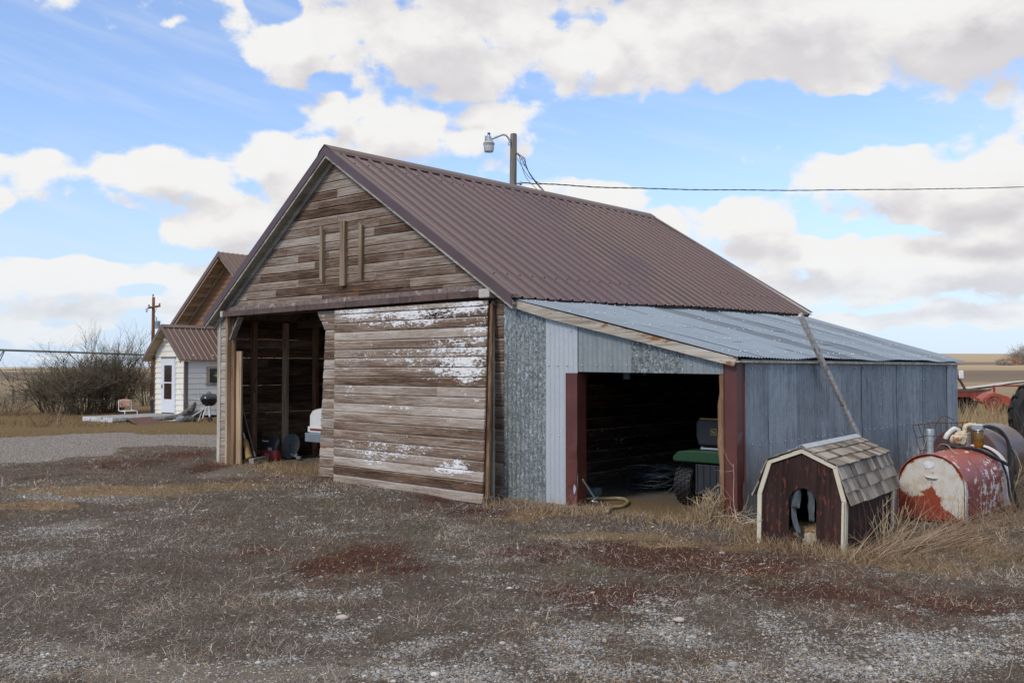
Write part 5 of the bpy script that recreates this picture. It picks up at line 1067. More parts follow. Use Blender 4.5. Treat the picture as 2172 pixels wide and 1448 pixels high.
# storm door
dx0, dx1 = -1.30, -.54; WD = mk('white_door_paint', (.66, .69, .74), .4, 0, .03, 2); m, t, b = newmat('door_glass'); t.put(b.inputs['Base Color'], t.mix(t.noise(t.new('ShaderNodeTexCoord').outputs['Object'], 3, 2), (.012, .010, .010), (.05, .026, .020))); b.inputs['Roughness'].default_value = .08; GLS = m
door = MB().bb((dx0, -.045, .10), (dx1, -.022, 2.02)).build('door', WD, house)
MB().bb((dx0-.05, -.035, .06), (dx0, -.02, 2.08)).build('frame', WD, door); MB().bb((dx1, -.035, .06), (dx1+.05, -.02, 2.08)).build('frame', WD, door); MB().bb((dx0-.05, -.06, 2.025), (dx1+.05, -.022, 2.09)).build('frame', mk('grey_drip_cap', (.2, .17, .15), .6), door)
for (z0, z1) in ((1.19, 1.78), (.58, 1.14)): MB().bb((dx0+.15, -.052, z0), (dx1-.16, -.0455, z1)).build('pane', GLS, door)
MB().box((dx0+.03, -.06, 1.03), (.03, .03, .12)).build('handle', M['black_metal'], door); MB().bb((dx0, -.05, .07), (dx1, -.024, .095)).build('sweep', M['dark'], door)
mb = MB(); mb.tube([(cxp-.10, -.05, 2.66), (cxp+.10, -.05, 2.66)], .03, 8)
for s in (-1, 1): mb.lathe([(.03, 0), (.055, .06), (.06, .10), (0, .10)], 12, Matrix.Translation((cxp+s*.10, -.06, 2.66)) @ Matrix.Rotation(s*math.radians(70), 4, 'Y') @ Matrix.Rotation(math.radians(25), 4, 'X'))
mb.build('flood_light', mk('pale_lamp', (.55, .55, .50), .3, .2), house, smooth=True, autosm=40)
# side window with a painted green bloom on the dark pane
w0, w1 = .98, 1.98
win = MB().bb((.02, w0, 1.16), (.05, w1, 1.66)).build('window', mk('window_black', (.014, .016, .018), .12), house)
for a, b_ in (((.02, w0-.09, 1.66), (.07, w1+.09, 1.74)), ((.02, w0-.09, 1.14), (.065, w0, 1.66)), ((.02, w1, 1.14), (.065, w1+.09, 1.66))): MB().bb(a, b_).build('frame', BEI, win)
MB().bb((.02, w0-.10, 1.07), (.08, w1+.10, 1.155)).build('sill', M['wood_grey'], win)
mb = MB(); rg = random.Random(2)
for i in range(26):
    a = rg.uniform(0, 6.28); r1 = rg.uniform(.08, .21); c = Vector((.052, w0+.40, 1.41)); q = c+Vector((0, r1*1.15*math.cos(a), r1*.85*math.sin(a))); s = c+Vector((0, .04*math.cos(a+1), .04*math.sin(a+1))); mb.tube(bez([s, (s+q)/2+Vector((0, .02*math.sin(i), .02)), q], 3), [.012]*3+[.008]*4, 5)
mb.build('painted_flower', mk('lime_paint', (.32, .48, .10), .6, 0, .4, 30), win)
# main house gable behind the porch
MX, MZ, MS, MH = -1.9, 6.05, .88, 3.45; GY = LD
mlim = lambda z: (MX-min(MH, (MZ-z)/MS), MX+min(MH, (MZ-z)/MS))
lap('house_gable_wall', lambda x, d, z: (x, GY-d, z), MX-MH, MX+MH, 0, MZ-.1, .2, BRW, mlim)
for s in (-1, 1): lap('house_side_wall', lambda y, d, z, s=s: (MX+s*(MH-.01)+s*d, y, z), GY, GY+9, 0, MZ-MH*MS, .2, BRW)
ov = .45; me_ = lambda s: (MX+s*(MH+ov), MZ-(MH+ov)*MS+.12); mpk = (MX, MZ+.12)
for s in (-1, 1): metal_roof('house_roof', mpk, me_(s), GY-.62, GY+9)
mb = MB()
for s in (-1, 1): e = me_(s); mb.prism([(mpk[0], mpk[1]+.03), (e[0], e[1]+.03), (e[0], e[1]-.14), (mpk[0], mpk[1]-.17)], GY-.66, GY-.62)
mb.build('house_rake_trim', HTRIM, house)
mb = MB()
for s in (-1, 1):
    e = me_(s); pr = lambda k, dz: (mpk[0]+(e[0]-mpk[0])*k, mpk[1]+(e[1]-mpk[1])*k+dz)
    mb.prism([pr(0, -.04), pr(1, -.04), pr(1, -.06), pr(0, -.06)], GY-.62, GY-.02)
    mb.prism([pr(0.02, -.12), pr(1, -.12), pr(1, -.26), pr(.02, -.26)], GY-.06, GY-.02); mb.prism([pr(0.02, -.12), pr(1, -.12), pr(1, -.24), pr(.02, -.24)], GY-.615, GY-.575)
    for k in np.arange(.10, 1, .105): x, z = pr(k, -.06); mb.bb((x-.02, GY-.58, z-.17), (x+.02, GY-.06, z-.01))
mb.build('house_eave_lookouts', BEI, house)
# ------------------------------------------------------------ yard by the house
zN = -.22
dN = np.array([-12.95, 30.75]); ux = np.array([-.804, .594]); uy = np.array([.594, .804])
deck = thing('deck', 'low grey weathered deck on concrete blocks in front of the porch', 'deck', (dN[0], dN[1], zN), math.atan2(-.594, .804))
mb = MB(); rg = random.Random(9)
for i in range(12): mb.bb((-1.78+.149*i, 0, .13), (-1.78+.149*i+.143, 3.1, .165+rg.uniform(-.003, .003)))
mb.build('deck_boards', mk('grey_deck_wood', (.34, .335, .325), .8, 0, .15, 7), deck)
mb = MB(); mb.bb((-1.78, -.04, .02), (.01, 0, .16)); mb.bb((.01, -.04, .06), (.05, 3.1, .16)); mb.build('deck_skirt', mk('flaking_white_board', (.60, .62, .66), .7, 0, .1, 8, (.25, .22, .20), .42, 9), deck)
mb = MB(); mb.bb((-1.74, .0, -.12), (-.9, .4, .02)); mb.bb((-.88, .0, -.12), (-.02, .4, .018)); mb.build('footing_blocks', mk('old_concrete', (.25, .24, .21), .9, 0, .25, 12), deck)
mb = MB(); mb.bb((-1.6, .5, -.12), (-.1, 3.0, .10)); mb.build('under_frame', M['dark'], deck)
q = [Vector(p) for p in (G(262, 884, -.06), G(318, 883, -.06), G(352, 899, -.2), G(296, 903, -.2))]; mb = MB(); mb.add([tuple(p) for p in q]+[tuple(p-Vector((0, 0, .02))) for p in q], [(0,1,2,3), (7,6,5,4), (0,4,5,1), (1,5,6,2), (2,6,7,3), (3,7,4,0)]); tag(mb.build('rusty_plate', mk('rusted_steel_plate', (.085, .035, .026), .75, 0, .25, 5, (.12, .06, .045), .4, 6)), 'rusty steel plate sloping from the deck to the ground', 'steel plate')
# chair
pc = at(276, 872, 33.3); WP = mk('white_chair_paint', (.62, .64, .68), .5); SE = mk('worn_pink_brown_back', (.52, .33, .24), .6, 0, .25, 6, (.36, .15, .07), .45, 7)
ch = thing('garden_chair', 'white metal garden chair with a rusty back beyond the deck', 'chair', (pc[0]-.1, pc[1], -.33), math.radians(42)); ch.scale = (.86, .86, .95)
mb = MB(); mb.sheet(lambda i, j: ((i/6-.5)*.46, .22+.03*math.cos((i/6-.5)*3)+.05*j/5, .54+.27*j/5+.03*math.sin(math.pi*i/6)*(j/5)), 6, 5); mb.build('backrest', SE, ch, smooth=True, solid=.01)
mb = MB(); mb.box((.06, -.03, .41), (.50, .46, .035)); mb.build('seat', WP, ch, bevel=.01)
for s in (-1, 1):
    mb = MB(); mb.tube(bez([(s*.25, .30, .80), (s*.26, .24, .60), (s*.26, .20, .42), (s*.25+.05, -.20, .40), (s*.25+.06, -.26, .34), (s*.25+.05, -.24, .0)], 6), .017, 6); mb.build('frame_tube', WP, ch, smooth=True)
    mb = MB(); mb.tube(bez([(s*.22, -.20, .02), (s*.22, .05, .02), (s*.22, .22, .02)], 4), .017, 6); mb.build('runner', WP, ch, smooth=True)
# kettle grill
pg = at(443, 893, 31.4); gr = thing('kettle_grill', 'black kettle grill on pale legs beside the porch', 'grill', (pg[0], pg[1], -.2), .2)
mb = MB(); mb.lathe([(0, .50), (.10, .505), (.20, .56), (.265, .66), (.285, .73), (.285, .74)], 28); mb.build('bowl', M['black_metal'], gr, smooth=True)
mb = MB(); mb.lathe([(.292, .735), (.292, .75), (.27, .82), (.19, .895), (.08, .925), (0, .93)], 28); o = mb.build('lid', mk('navy_black_enamel', (.012, .014, .024), .12), gr, smooth=True)
mb = MB(); mb.tube(bez([(-.04, 0, .925), (-.035, 0, .97), (.035, 0, .97), (.04, 0, .925)], 4), .012, 6); mb.build('lid_handle', M['black_metal'], o)
mb = MB(); mb.tube([(-.28, -.05, .72), (-.46, -.1, .735)], .022, 6); mb.build('side_handle', mk('chrome_handle', (.6, .6, .62), .2, .6), gr)
LG = mk('pale_grill_leg', (.55, .56, .58), .4, .3)
for (x, y, l) in ((-.2, -.18, 0), (.2, .1, 0), (.02, .2, 0)): mb = MB(); mb.tube([(x*.7, y*.7, .56), (x*1.5, y*1.5, .02)], .012, 6); mb.build('leg', LG, gr)
mb = MB(); mb.tube([(.02, -.15, .52), (.05, -.28, .06)], .02, 6); mb.tube([(-.05, -.18, .5), (-.14, -.28, .25), (-.16, -.28, .12)], .018, 6); mb.tube([(-.1, -.2, .45), (-.5, -.3, .18)], .014, 6); mb.build('ash_bracket', mk('white_bracket', (.66, .66, .66), .5), gr)
for (x, y) in ((.34, .0), (.06, -.28)): mb = MB(); mb.lathe([(.03, -.03), (.08, -.03), (.085, 0), (.08, .03), (.03, .03)], 16, Matrix.Translation((x, y, .085)) @ Matrix.Rotation(math.pi/2, 4, 'X')); mb.build('wheel', M['black_rubber'], gr)
# driftwood, stones and garden bits beside the porch
DW_ = mk('grey_driftwood', (.13, .125, .115), .9, 0, .4, 9, (.07, .055, .045), .45, 7, bmp=.01); GS = mk('blue_grey_stone', (.20, .225, .245), .7, 0, .2, 8); PS = mk('pale_stone', (.45, .38, .33), .8, 0, .2, 8); DS = mk('dark_stone', (.055, .058, .062), .7, 0, .3, 8); M.update(dwood=DW_, gs=GS, ps=PS, ds=DS)
pd_ = at(385, 889, 31.6); dwd = thing('driftwood_stump', 'grey forked driftwood stump lying at the porch corner', 'driftwood', (pd_[0], pd_[1], -.2), .3)
mb = MB()
for P, r in (([(-.35, 0, .10), (0, 0, .14), (.22, .05, .26), (.38, .05, .50), (.42, 0, .62)], [.07, .14, .13, .08, .03]), ([(.1, 0, .12), (.35, .1, .18), (.62, .15, .26), (.78, .1, .42)], [.13, .12, .09, .03]), ([(-.1, 0, .10), (-.4, -.05, .12), (-.62, -.08, .07)], [.12, .07, .02]), ([(0, 0, .1), (.15, -.12, .3), (.25, -.15, .38)], [.12, .10, .04])): mb.tube(bez(P, 4), list(np.interp(np.linspace(0, 1, (len(P)-1)*4+1), np.linspace(0, 1, len(r)), r)), 9)
mb.build('wood', DW_, dwd, smooth=True)
for (px, py, r, mt, sc, lb) in ((384, 890, .16, 'gs', (1, .8, .75), 'rounded blue grey stone in front of the driftwood'), (371, 892, .10, 'ps', (1.2, .8, .45), 'flat pale pinkish stone left of the driftwood'), (397, 889, .17, 'ds', (1, .9, .7), 'dark rounded stone right of the blue grey one'), (407, 884, .14, 'ds', (1, .8, .8), 'dark stone behind others by the brown corner post'), (366, 897, .13, 'gs', (1.6, .9, .25), 'flat grey slab at the lawn edge by the plate')):
    p = at(px, py, 31.2); o = lump('stone', mt, (p[0], p[1], -.2+r*sc[2]*.7), r, sc, int(px), .12, None, 2); tag(o, lb, 'stone', 'garden stones at the porch corner')
pb_ = at(325, 868, 34.5); mb = MB(); mb.bb((pb_[0]-.1, pb_[1], -.2), (pb_[0]+.11, pb_[1]+.25, .42)); tag(mb.build('planter_box', mk('black_box', (.018, .016, .02), .5), bevel=.01), 'narrow black box standing at the left porch corner', 'box')
# ------------------------------------------------------------ utility pole, irrigation pipe, slatted fence
pu = G(323, 834); pu = np.array([at(323, 800, 58)[0], 58.0, gz(at(323, 800, 58)[0], 58)])
up = thing('utility_pole', 'reddish brown wooden utility pole with crossarm and grey transformer', 'utility pole', tuple(pu)); fz = lambda py: at(324, py, 58)[2]-pu[2]; fx = lambda px: at(px, 700, 58)[0]-pu[0]
mb = MB(); mb.tube([(0, 0, -.3), (.02, 0, 3), (fx(325), 0, fz(630))], [.125, .11, .085], 12); mb.build('pole', wood('creosote_pole', (.13, .055, .028), (.23, .105, .055), 2, sc=.5), up, smooth=True)
mb = MB(); mb.bar((fx(316), -.12, fz(653)), (fx(341), -.12, fz(649)), .10, .12, (0, 0, 1)); mb.build('crossarm', wood('crossarm_wood', (.12, .06, .035), (.2, .11, .07), 0), up)
for px, py in ((317, 648), (339.5, 645), (324, 626)): mb = MB(); mb.lathe([(.015, -.18), (.02, -.05), (.05, -.04), (.06, .02), (.03, .06), (0, .07)], 10, Matrix.Translation((fx(px), -.12 if px != 324 else 0, fz(py)))); mb.build('insulator', mk('grey_insulator', (.22, .22, .23), .4), up, smooth=True)
mb = MB(); mb.lathe([(0, fz(697)), (.15, fz(697)), (.155, fz(684)), (.17, fz(683)), (.16, fz(681)), (0, fz(680))], 18, Matrix.Translation((fx(335), -.05, 0))); mb.lathe([(.03, fz(681)), (.045, fz(676)), (.03, fz(673)), (0, fz(672))], 8, Matrix.Translation((fx(332), -.05, 0))); mb.bar((0, 0, fz(684)), (fx(334), 0, fz(684)), .06, .06); mb.bar((0, 0, fz(690)), (fx(334), 0, fz(690)), .06, .06); mb.build('transformer', mk('transformer_grey', (.30, .35, .37), .4), up, smooth=True, autosm=40)
mb = MB(); mb.tube(bez([(fx(317), -.12, fz(652)), (fx(311), -.1, fz(656)), (fx(312), -.1, fz(662)), (fx(315), -.1, fz(655))], 5), .02, 5); mb.build('cutout', M['black_metal'], up)
mb = MB(); mb.tube(bez([(fx(339), -.1, fz(645)), (fx(332), -.1, fz(656)), (fx(328), -.05, fz(668)), (fx(332), -.05, fz(674))], 5), .012, 4); mb.build('jumper_wire', M['hose'], up)
GV = mk('galvanised_pipe', (.14, .17, .175), .5, .4, .15, 3)
pv = thing('irrigation_pivot', 'long grey centre-pivot irrigation pipe spanning the field beyond the shrubs', 'irrigation pipe', (0, 0, 0)); fp = lambda px, py, Y: Vector(at(px, py, Y))
mb = MB(); mb.tube([fp(-260, 731, 82), fp(0, 742, 100), fp(155, 747, 114), fp(315, 753, 132), fp(600, 760, 175)], .115, 8); mb.build('pipe', GV, pv, smooth=True)
mb = MB(); nodes = [(-60, 738.5, 95), (5, 742, 100), (75, 744.5, 106), (140, 746.5, 112), (200, 748.5, 118), (252, 750.5, 124), (300, 752, 130)]; lows = [(-25, 770, 97), (0, 763, 100), (100, 778, 108), (170, 777, 115), (225, 782, 121), (306, 788, 130)]
tn_ = lambda p: fp(*p)
for a, b_ in (((8, 743, 100), (-6, 764, 100)), ((10, 743, 100), (0, 765, 101)), ((143, 747, 112), (175, 777, 114)), ((200, 749, 118), (167, 778, 115)), ((200, 749, 118), (192, 770, 118)), ((298, 752, 130), (308, 787, 130)), ((303, 752, 130), (321, 773, 132)), ((308, 787, 130), (321, 778, 132)), ((143, 747, 112), (150, 752, 113))): mb.tube([tn_(a), tn_(b_)], .055, 5)
mb.tube([tn_(q) for q in ((-200, 770, 85), (0, 785, 102), (172, 778, 115), (308, 788, 130), (500, 792, 160))], .03, 5); mb.build('truss_rods', GV, pv)
for px, Yv in ((-10, 100), (308, 130)): 
    mb = MB(); a = tn_((px, 770 if px < 0 else 752, Yv)); g0 = gz(a.x, a.y)
    for s in (-1.6, 1.6): mb.tube([a, Vector((a.x+s*.5, a.y+s, g0))], .06, 5)
    mb.build('tower_leg', GV, pv)
pf_ = [Vector(at(px, 850, 46)) for px in (26, 112)]
fn = thing('slat_fence', 'dark slatted wooden fence panel behind the bare shrub', 'fence', (pf_[0].x, 46, gz(pf_[0].x, 46))); Lf = pf_[1].x-pf_[0].x; z_ = lambda py: at(50, py, 46)[2]-gz(pf_[0].x, 46)
FW = mk('dark_fence_wood', (.075, .062, .052), .9, 0, .2, 4)
for i, py in enumerate((828, 831.5, 835, 838.5, 842, 845.5)): MB().bb((0, 0, z_(py)-.02), (Lf, .03, z_(py)+.022)).build('slat', FW, fn)
for x in (0.02, Lf*.33, Lf*.66, Lf-.02): MB().bb((x-.04, .03, -.1), (x+.04, .11, z_(826))).build('post', FW, fn)
# ------------------------------------------------------------ ground plants and stones
M['plant'] = colmat('dry_plant'); M['stone'] = colmat('river_gravel', rough=.75)
def ribbons(base, d0, d1, L, W, K=3, jitter=.15, rng=RNG):
    """thin curved strips: base (N,3), start and end direction, length, width"""
    N = len(base); P = [base]; p = base
    for k in range(1, K):
        q = (k-.5)/(K-1); d = d0*(1-q)+d1*q; d = d/np.linalg.norm(d, axis=1, keepdims=True); d = d+rng.normal(0, jitter, (N, 3)); p = p+d*(L/(K-1))[:, None]; P.append(p)
    side = rng.normal(0, 1, (N, 3)); side[:, 2] *= .35; side /= np.linalg.norm(side, axis=1, keepdims=True); V = np.zeros((N, K, 2, 3))
    for k in range(K):
        w = W*(1-.75*k/(K-1)); V[:, k, 0] = P[k]-side*w[:, None]/2; V[:, k, 1] = P[k]+side*w[:, None]/2
    i0 = np.arange(N)[:, None]*K*2; f = []
    for k in range(K-1): f.append(np.concatenate([i0+2*k, i0+2*k+1, i0+2*k+3, i0+2*k+2], 1))
    return V.reshape(-1, 3), np.concatenate(f, 0)
def strands(name, label_kind, base, lean, L, W, col, K=3, curl=.6, jitter=.15, az=None):
    N = len(base); az = RNG.uniform(0, 2*np.pi, N) if az is None else az; az2 = az+RNG.normal(0, curl, N)
    el0 = np.clip(lean, .02, 1.57); el1 = el0-RNG.uniform(0, .9, N)*curl
    D = lambda a, e: np.stack([np.cos(a)*np.cos(e), np.sin(a)*np.cos(e), np.sin(e)], 1)
    v, f = ribbons(base, D(az, el0), D(az2, el1), L, W, K, jitter); o = np_mesh(name, v, f, M['plant'], np.repeat(col, K*2, axis=0)); return tag(o, kind='stuff')
def scatter(N, r0, r1, a0=-47, a1=46, p=.5):
    u = RNG.random(N); r = (r0**(1-p)+u*(r1**(1-p)-r0**(1-p)))**(1/(1-p)); a = np.radians(RNG.uniform(a0, a1, N)); return r*np.sin(a), r*np.cos(a), r
DHc, DHa = np.array([2.542, 8.379]), math.atan2(-.584, .812)
def free(x, y):
    t_, v_ = barn_loc(x, y); ok = ~((t_ > -.02) & (t_ < 9.66) & (v_ > -.02) & (v_ < 7.8))
    ok &= ~((t_ > 3.0) & (t_ < 6.3) & (v_ > -.4) & (v_ < 0))
    qx, qy = x-DHc[0], y-DHc[1]; c, s = math.cos(DHa), math.sin(DHa); lx, ly = qx*c+qy*s, -qx*s+qy*c; ok &= ~((abs(lx) < .375) & (ly > -.01) & (ly < 1.62))
    qx, qy = x-4.33, y-9.82; c, s = math.cos(TH), math.sin(TH); lx, ly = qx*c+qy*s, -qx*s+qy*c; ok &= ~((abs(lx) < .335) & (ly > -.01) & (ly < 1.76))
    return ok
GREENS = [(1250, 1212, 70, 9), (1140, 1135, 40, 6), (680, 1072, 30, 5), (1040, 1210, 40, 6), (1065, 1225, 30, 5), (1370, 1232, 50, 6), (900, 1125, 40, 7), (650, 1050, 20, 3), (2120, 1190, 60, 14), (1600, 1240, 80, 10)]
GREENS = [(*G(px, py)[:2], rx*G(px, py)[1]/FPX, ry*G(px, py)[1]**2/(FPX*CAMZ)) for px, py, rx, ry in GREENS]
x, y, r = scatter(800000, 3.7, 27, p=.6); ok = free(x, y); x, y, r = x[ok], y[ok], r[ok]
w = cover(x, y); n1 = fbm(x, y, 2.6, 4, 60); n2 = fbm(x, y, .8, 3, 20); u = RNG.random(len(x))
gm = np.clip(w['g']+(fbm(x, y, 3.0, 3, 33)-.5)*1.3, 0, 1); dm = np.clip(w['d']+(fbm(x, y, 2.2, 3, 91)-.5)*.9, 0, 1)
keep = u > np.clip(1.25*gm, 0, .965); keep &= RNG.random(len(x)) > np.clip(1.15*dm, 0, .93)*(w['r'] < .4)*(w['t'] < .4); keep &= RNG.random(len(x)) > sst(n1, .60, .70)*.65
x, y, r, n1, n2 = [q[keep] for q in (x, y, r, n1, n2)]; w = {k: q[keep] for k, q in w.items()}
N = len(x); h = height(x, y); base = np.stack([x, y, h-.006], 1)
sc = RNG.random(N); pr = np.clip(w['r']+.07+(n2-.5)*1.2, 0, 1); ptn = np.clip(w['t']+(fbm(x, y, 1.4, 3, 7)-.52)*.9, 0, 1)
cls = np.zeros(N, int); cls[sc < ptn*.8] = 2; cls[(sc >= ptn*.8) & (sc < ptn*.8+pr*.85)] = 1; cls[(RNG.random(N) < w['l'])] = 3
gr_ = np.zeros(N)
for (cx, cy, rx, ry) in GREENS: gr_ = np.maximum(gr_, np.exp(-(((x-cx)/rx)**2+((y-cy)/ry)**2)))
cls[RNG.random(N) < gr_*.6] = 4
clump = .66+.66*sst(fbm(x, y, 3.4, 3, 55), .3, .7)
br = (RNG.lognormal(-.10, .36, N)*clump)[:, None].clip(.2, 2.0); mixk = np.clip(n2*1.6-.35+RNG.normal(0, .25, N), 0, 1)[:, None]
col = np.array([.42, .378, .33])*(1-mixk)+np.array([.255, .195, .15])*mixk
for c, (a, b_) in {1: ((.17, .068, .046), (.10, .052, .042)), 2: ((.40, .29, .175), (.30, .19, .105)), 3: ((.30, .215, .11), (.185, .135, .06)), 4: ((.10, .135, .045), (.17, .17, .08))}.items():
    k = RNG.random((N, 1)); col = np.where((cls == c)[:, None], np.array(a)*k+np.array(b_)*(1-k), col)
col = col*br
lean = RNG.normal(.45, .30, N); lean = np.where(cls == 1, RNG.normal(.85, .3, N), lean); lean = np.where(cls == 4, 1.1, lean)
L = RNG.lognormal(-3.15, .45, N); L = np.where(cls == 1, L*.85, L); L = np.where(cls == 2, L*1.25, L); L = np.where(cls == 3, L*.8, L)
W_ = (.0010+.00028*r)*RNG.uniform(.7, 1.35, N)
for c, nm in ((0, 'dead_grass'), (1, 'red_weed_cover'), (2, 'straw_litter'), (3, 'lawn_grass'), (4, 'green_grass_tufts')):
    q = cls == c; strands(nm, '', base[q], lean[q], L[q]*(1.1 if c == 0 else 1)*(.6+.4*np.clip(br[q, 0], 0, 1.3)), W_[q], col[q], 4 if c in (0, 2) else 3, .8 if c == 0 else .5, .28 if c == 0 else .15)
# pale tangled twig clumps lying on the weeds
cl = [(px, py) for px, py in ((1250, 1195), (1300, 1275), (1190, 1240), (1420, 1200), (1000, 1140), (560, 1230), (330, 1330), (250, 1340), (1400, 1390), (1330, 1385), (820, 1260), (1580, 1265), (1650, 1205), (900, 1180), (420, 1290), (700, 1370), (1120, 1180), (1480, 1225), (180, 1330), (1040, 1400), (1360, 1160), (960, 1345), (1250, 1420), (1700, 1385), (1800, 1330), (300, 1250), (600, 1160), (760, 1110), (1780, 1230), (1950, 1230))]
B, A_ = [], []
for px, py in cl:
    g = G(px, py); n = RNG.integers(12, 34); B.append(np.stack([g[0]+RNG.normal(0, .16, n), g[1]+RNG.normal(0, .13, n)], 1)); A_.append(np.full(n, RNG.uniform(0, 6.28))+RNG.normal(0, .9, n))
B = np.concatenate(B); A_ = np.concatenate(A_); n = len(B); b3 = np.stack([B[:, 0], B[:, 1], height(B[:, 0], B[:, 1])+RNG.uniform(.0, .03, n)], 1)
strands('pale_twigs', '', b3, RNG.normal(.15, .18, n), RNG.uniform(.05, .2, n), RNG.uniform(.002, .0045, n), np.array([.42, .375, .325])*RNG.uniform(.6, 1.15, n)[:, None], 6, .9, .3, A_)
# gravel
ico = bmesh.new(); bmesh.ops.create_icosphere(ico, subdivisions=1, radius=1); IV = np.array([v.co[:] for v in ico.verts]); IF = np.array([[v.index for v in f.verts] for f in ico.faces]); ico.free()
x, y, r = scatter(190000, 3.7, 15, p=.3); ok = free(x, y); x, y, r = x[ok], y[ok], r[ok]; w = cover(x, y)
gm = sst(w['g']+(fbm(x, y, 3.0, 3, 33)-.5)*1.2, .15, .9)*.9+.02+.10*w['d']; keep = RNG.random(len(x)) < gm; x, y, r = x[keep], y[keep], r[keep]; N = len(x)
rad = RNG.lognormal(-5.05, .42, N)*(1+.02*r); rad[RNG.random(N) < .003] *= 1.6
S3 = np.stack([RNG.uniform(.8, 1.35, N), RNG.uniform(.7, 1.1, N), RNG.uniform(.4, .75, N)], 1)*rad[:, None]; az = RNG.uniform(0, 6.28, N); ca, sa = np.cos(az), np.sin(az)
nz = 1+RNG.normal(0, .10, (N, 12, 1)); V = IV[None]*nz*S3[:, None]; Vx = V[..., 0]*ca[:, None]-V[..., 1]*sa[:, None]; Vy = V[..., 0]*sa[:, None]+V[..., 1]*ca[:, None]
V = np.stack([Vx+x[:, None], Vy+y[:, None], V[..., 2]+(height(x, y)+S3[:, 2]*.12)[:, None]], -1)
_P0 = None
pal = .88*np.array([(.30, .30, .305), (.38, .378, .375), (.225, .225, .23), (.46, .445, .42), (.38, .32, .24), (.58, .565, .54), (.27, .25, .23)]); pc_ = pal[RNG.choice(7, N, p=[.28, .22, .15, .12, .1, .05, .08])]*RNG.uniform(.75, 1.15, N)[:, None]
F = (np.arange(N)[:, None, None]*12+IF[None]).reshape(-1, 3); tag(np_mesh('gravel_stones', V.reshape(-1, 3), F, M['stone'], np.repeat(pc_, 12, axis=0), smooth=True), kind='stuff')
# fine grit packed between the stones
x, y, r = scatter(520000, 3.7, 11, p=.3); ok = free(x, y); x, y, r = x[ok], y[ok], r[ok]; w = cover(x, y)
gm = sst(w['g']+(fbm(x, y, 3.0, 3, 33)-.5)*1.2, .1, .8)*.9+.03+.25*w['d']; keep = RNG.random(len(x)) < gm; x, y, r = x[keep], y[keep], r[keep]; N = len(x)
OV = np.array([(1,0,0),(-1,0,0),(0,1,0),(0,-1,0),(0,0,1),(0,0,-1.)]); OF = np.array([(0,2,4),(2,1,4),(1,3,4),(3,0,4),(2,0,5),(1,2,5),(3,1,5),(0,3,5)])
rad = RNG.lognormal(-5.55, .35, N)*(1+.03*r); S3 = np.stack([RNG.uniform(.8, 1.4, N), RNG.uniform(.7, 1.2, N), RNG.uniform(.5, .9, N)], 1)*rad[:, None]
V = OV[None]*S3[:, None]*(1+RNG.normal(0, .15, (N, 6, 1)))+np.stack([x, y, height(x, y)+S3[:, 2]*.3], 1)[:, None]
tag(np_mesh('gravel_grit', V.reshape(-1, 3), (np.arange(N)[:, None, None]*6+OF[None]).reshape(-1, 3), M['stone'], np.repeat(pal[RNG.choice(7, N, p=[.22, .2, .18, .1, .14, .04, .12])]*RNG.uniform(.6, 1.2, N)[:, None], 6, axis=0)), kind='stuff')
# a few larger stones one can tell apart
for px, py, rr_, mt, lb in ((1440, 1312, .032, 'ps', 'pale flat fieldstone among the weeds left of the near gravel'), (726, 1311, .035, 'ps', 'tan fieldstone lying alone in the grass in front of the sliding door')):
    g = G(px, py); o = lump('fieldstone', mt, (g[0], g[1], gz(g[0], g[1])+.012), rr_, (1.25, .8, .5), px, .15, None, 2); tag(o, lb, 'stone')
# straw tufts along walls, posts and openings
def tufts(name, specs, colr, Lr, Wr, lean, K=5, curl=.5, jitter=.1, sink=.01):
    B, A_, LL = [], [], []
    for (c, n, sx, sy, ang, k) in specs:
        p = RNG.normal(0, 1, (n, 2))*np.array([sx, sy]); ca, sa = math.cos(ang), math.sin(ang); B.append(np.stack([c[0]+p[:, 0]*ca-p[:, 1]*sa, c[1]+p[:, 0]*sa+p[:, 1]*ca], 1)); LL.append(RNG.uniform(Lr[0], Lr[1], n)*k)
    B = np.concatenate(B); LL = np.concatenate(LL); n = len(B); b3 = np.stack([B[:, 0], B[:, 1], height(B[:, 0], B[:, 1])-sink], 1); q = RNG.random((n, 1)); c = np.array(colr[0])*q+np.array(colr[1])*(1-q)
    return strands(name, '', b3, RNG.normal(lean[0], lean[1], n), LL, RNG.uniform(*Wr, n), c*RNG.uniform(.65, 1.2, (n, 1)), K, curl, jitter)
TAN = ((.46, .345, .215), (.31, .215, .13)); BRN = ((.33, .235, .15), (.19, .125, .08))
gp = lambda px, py: G(px, py)[:2]
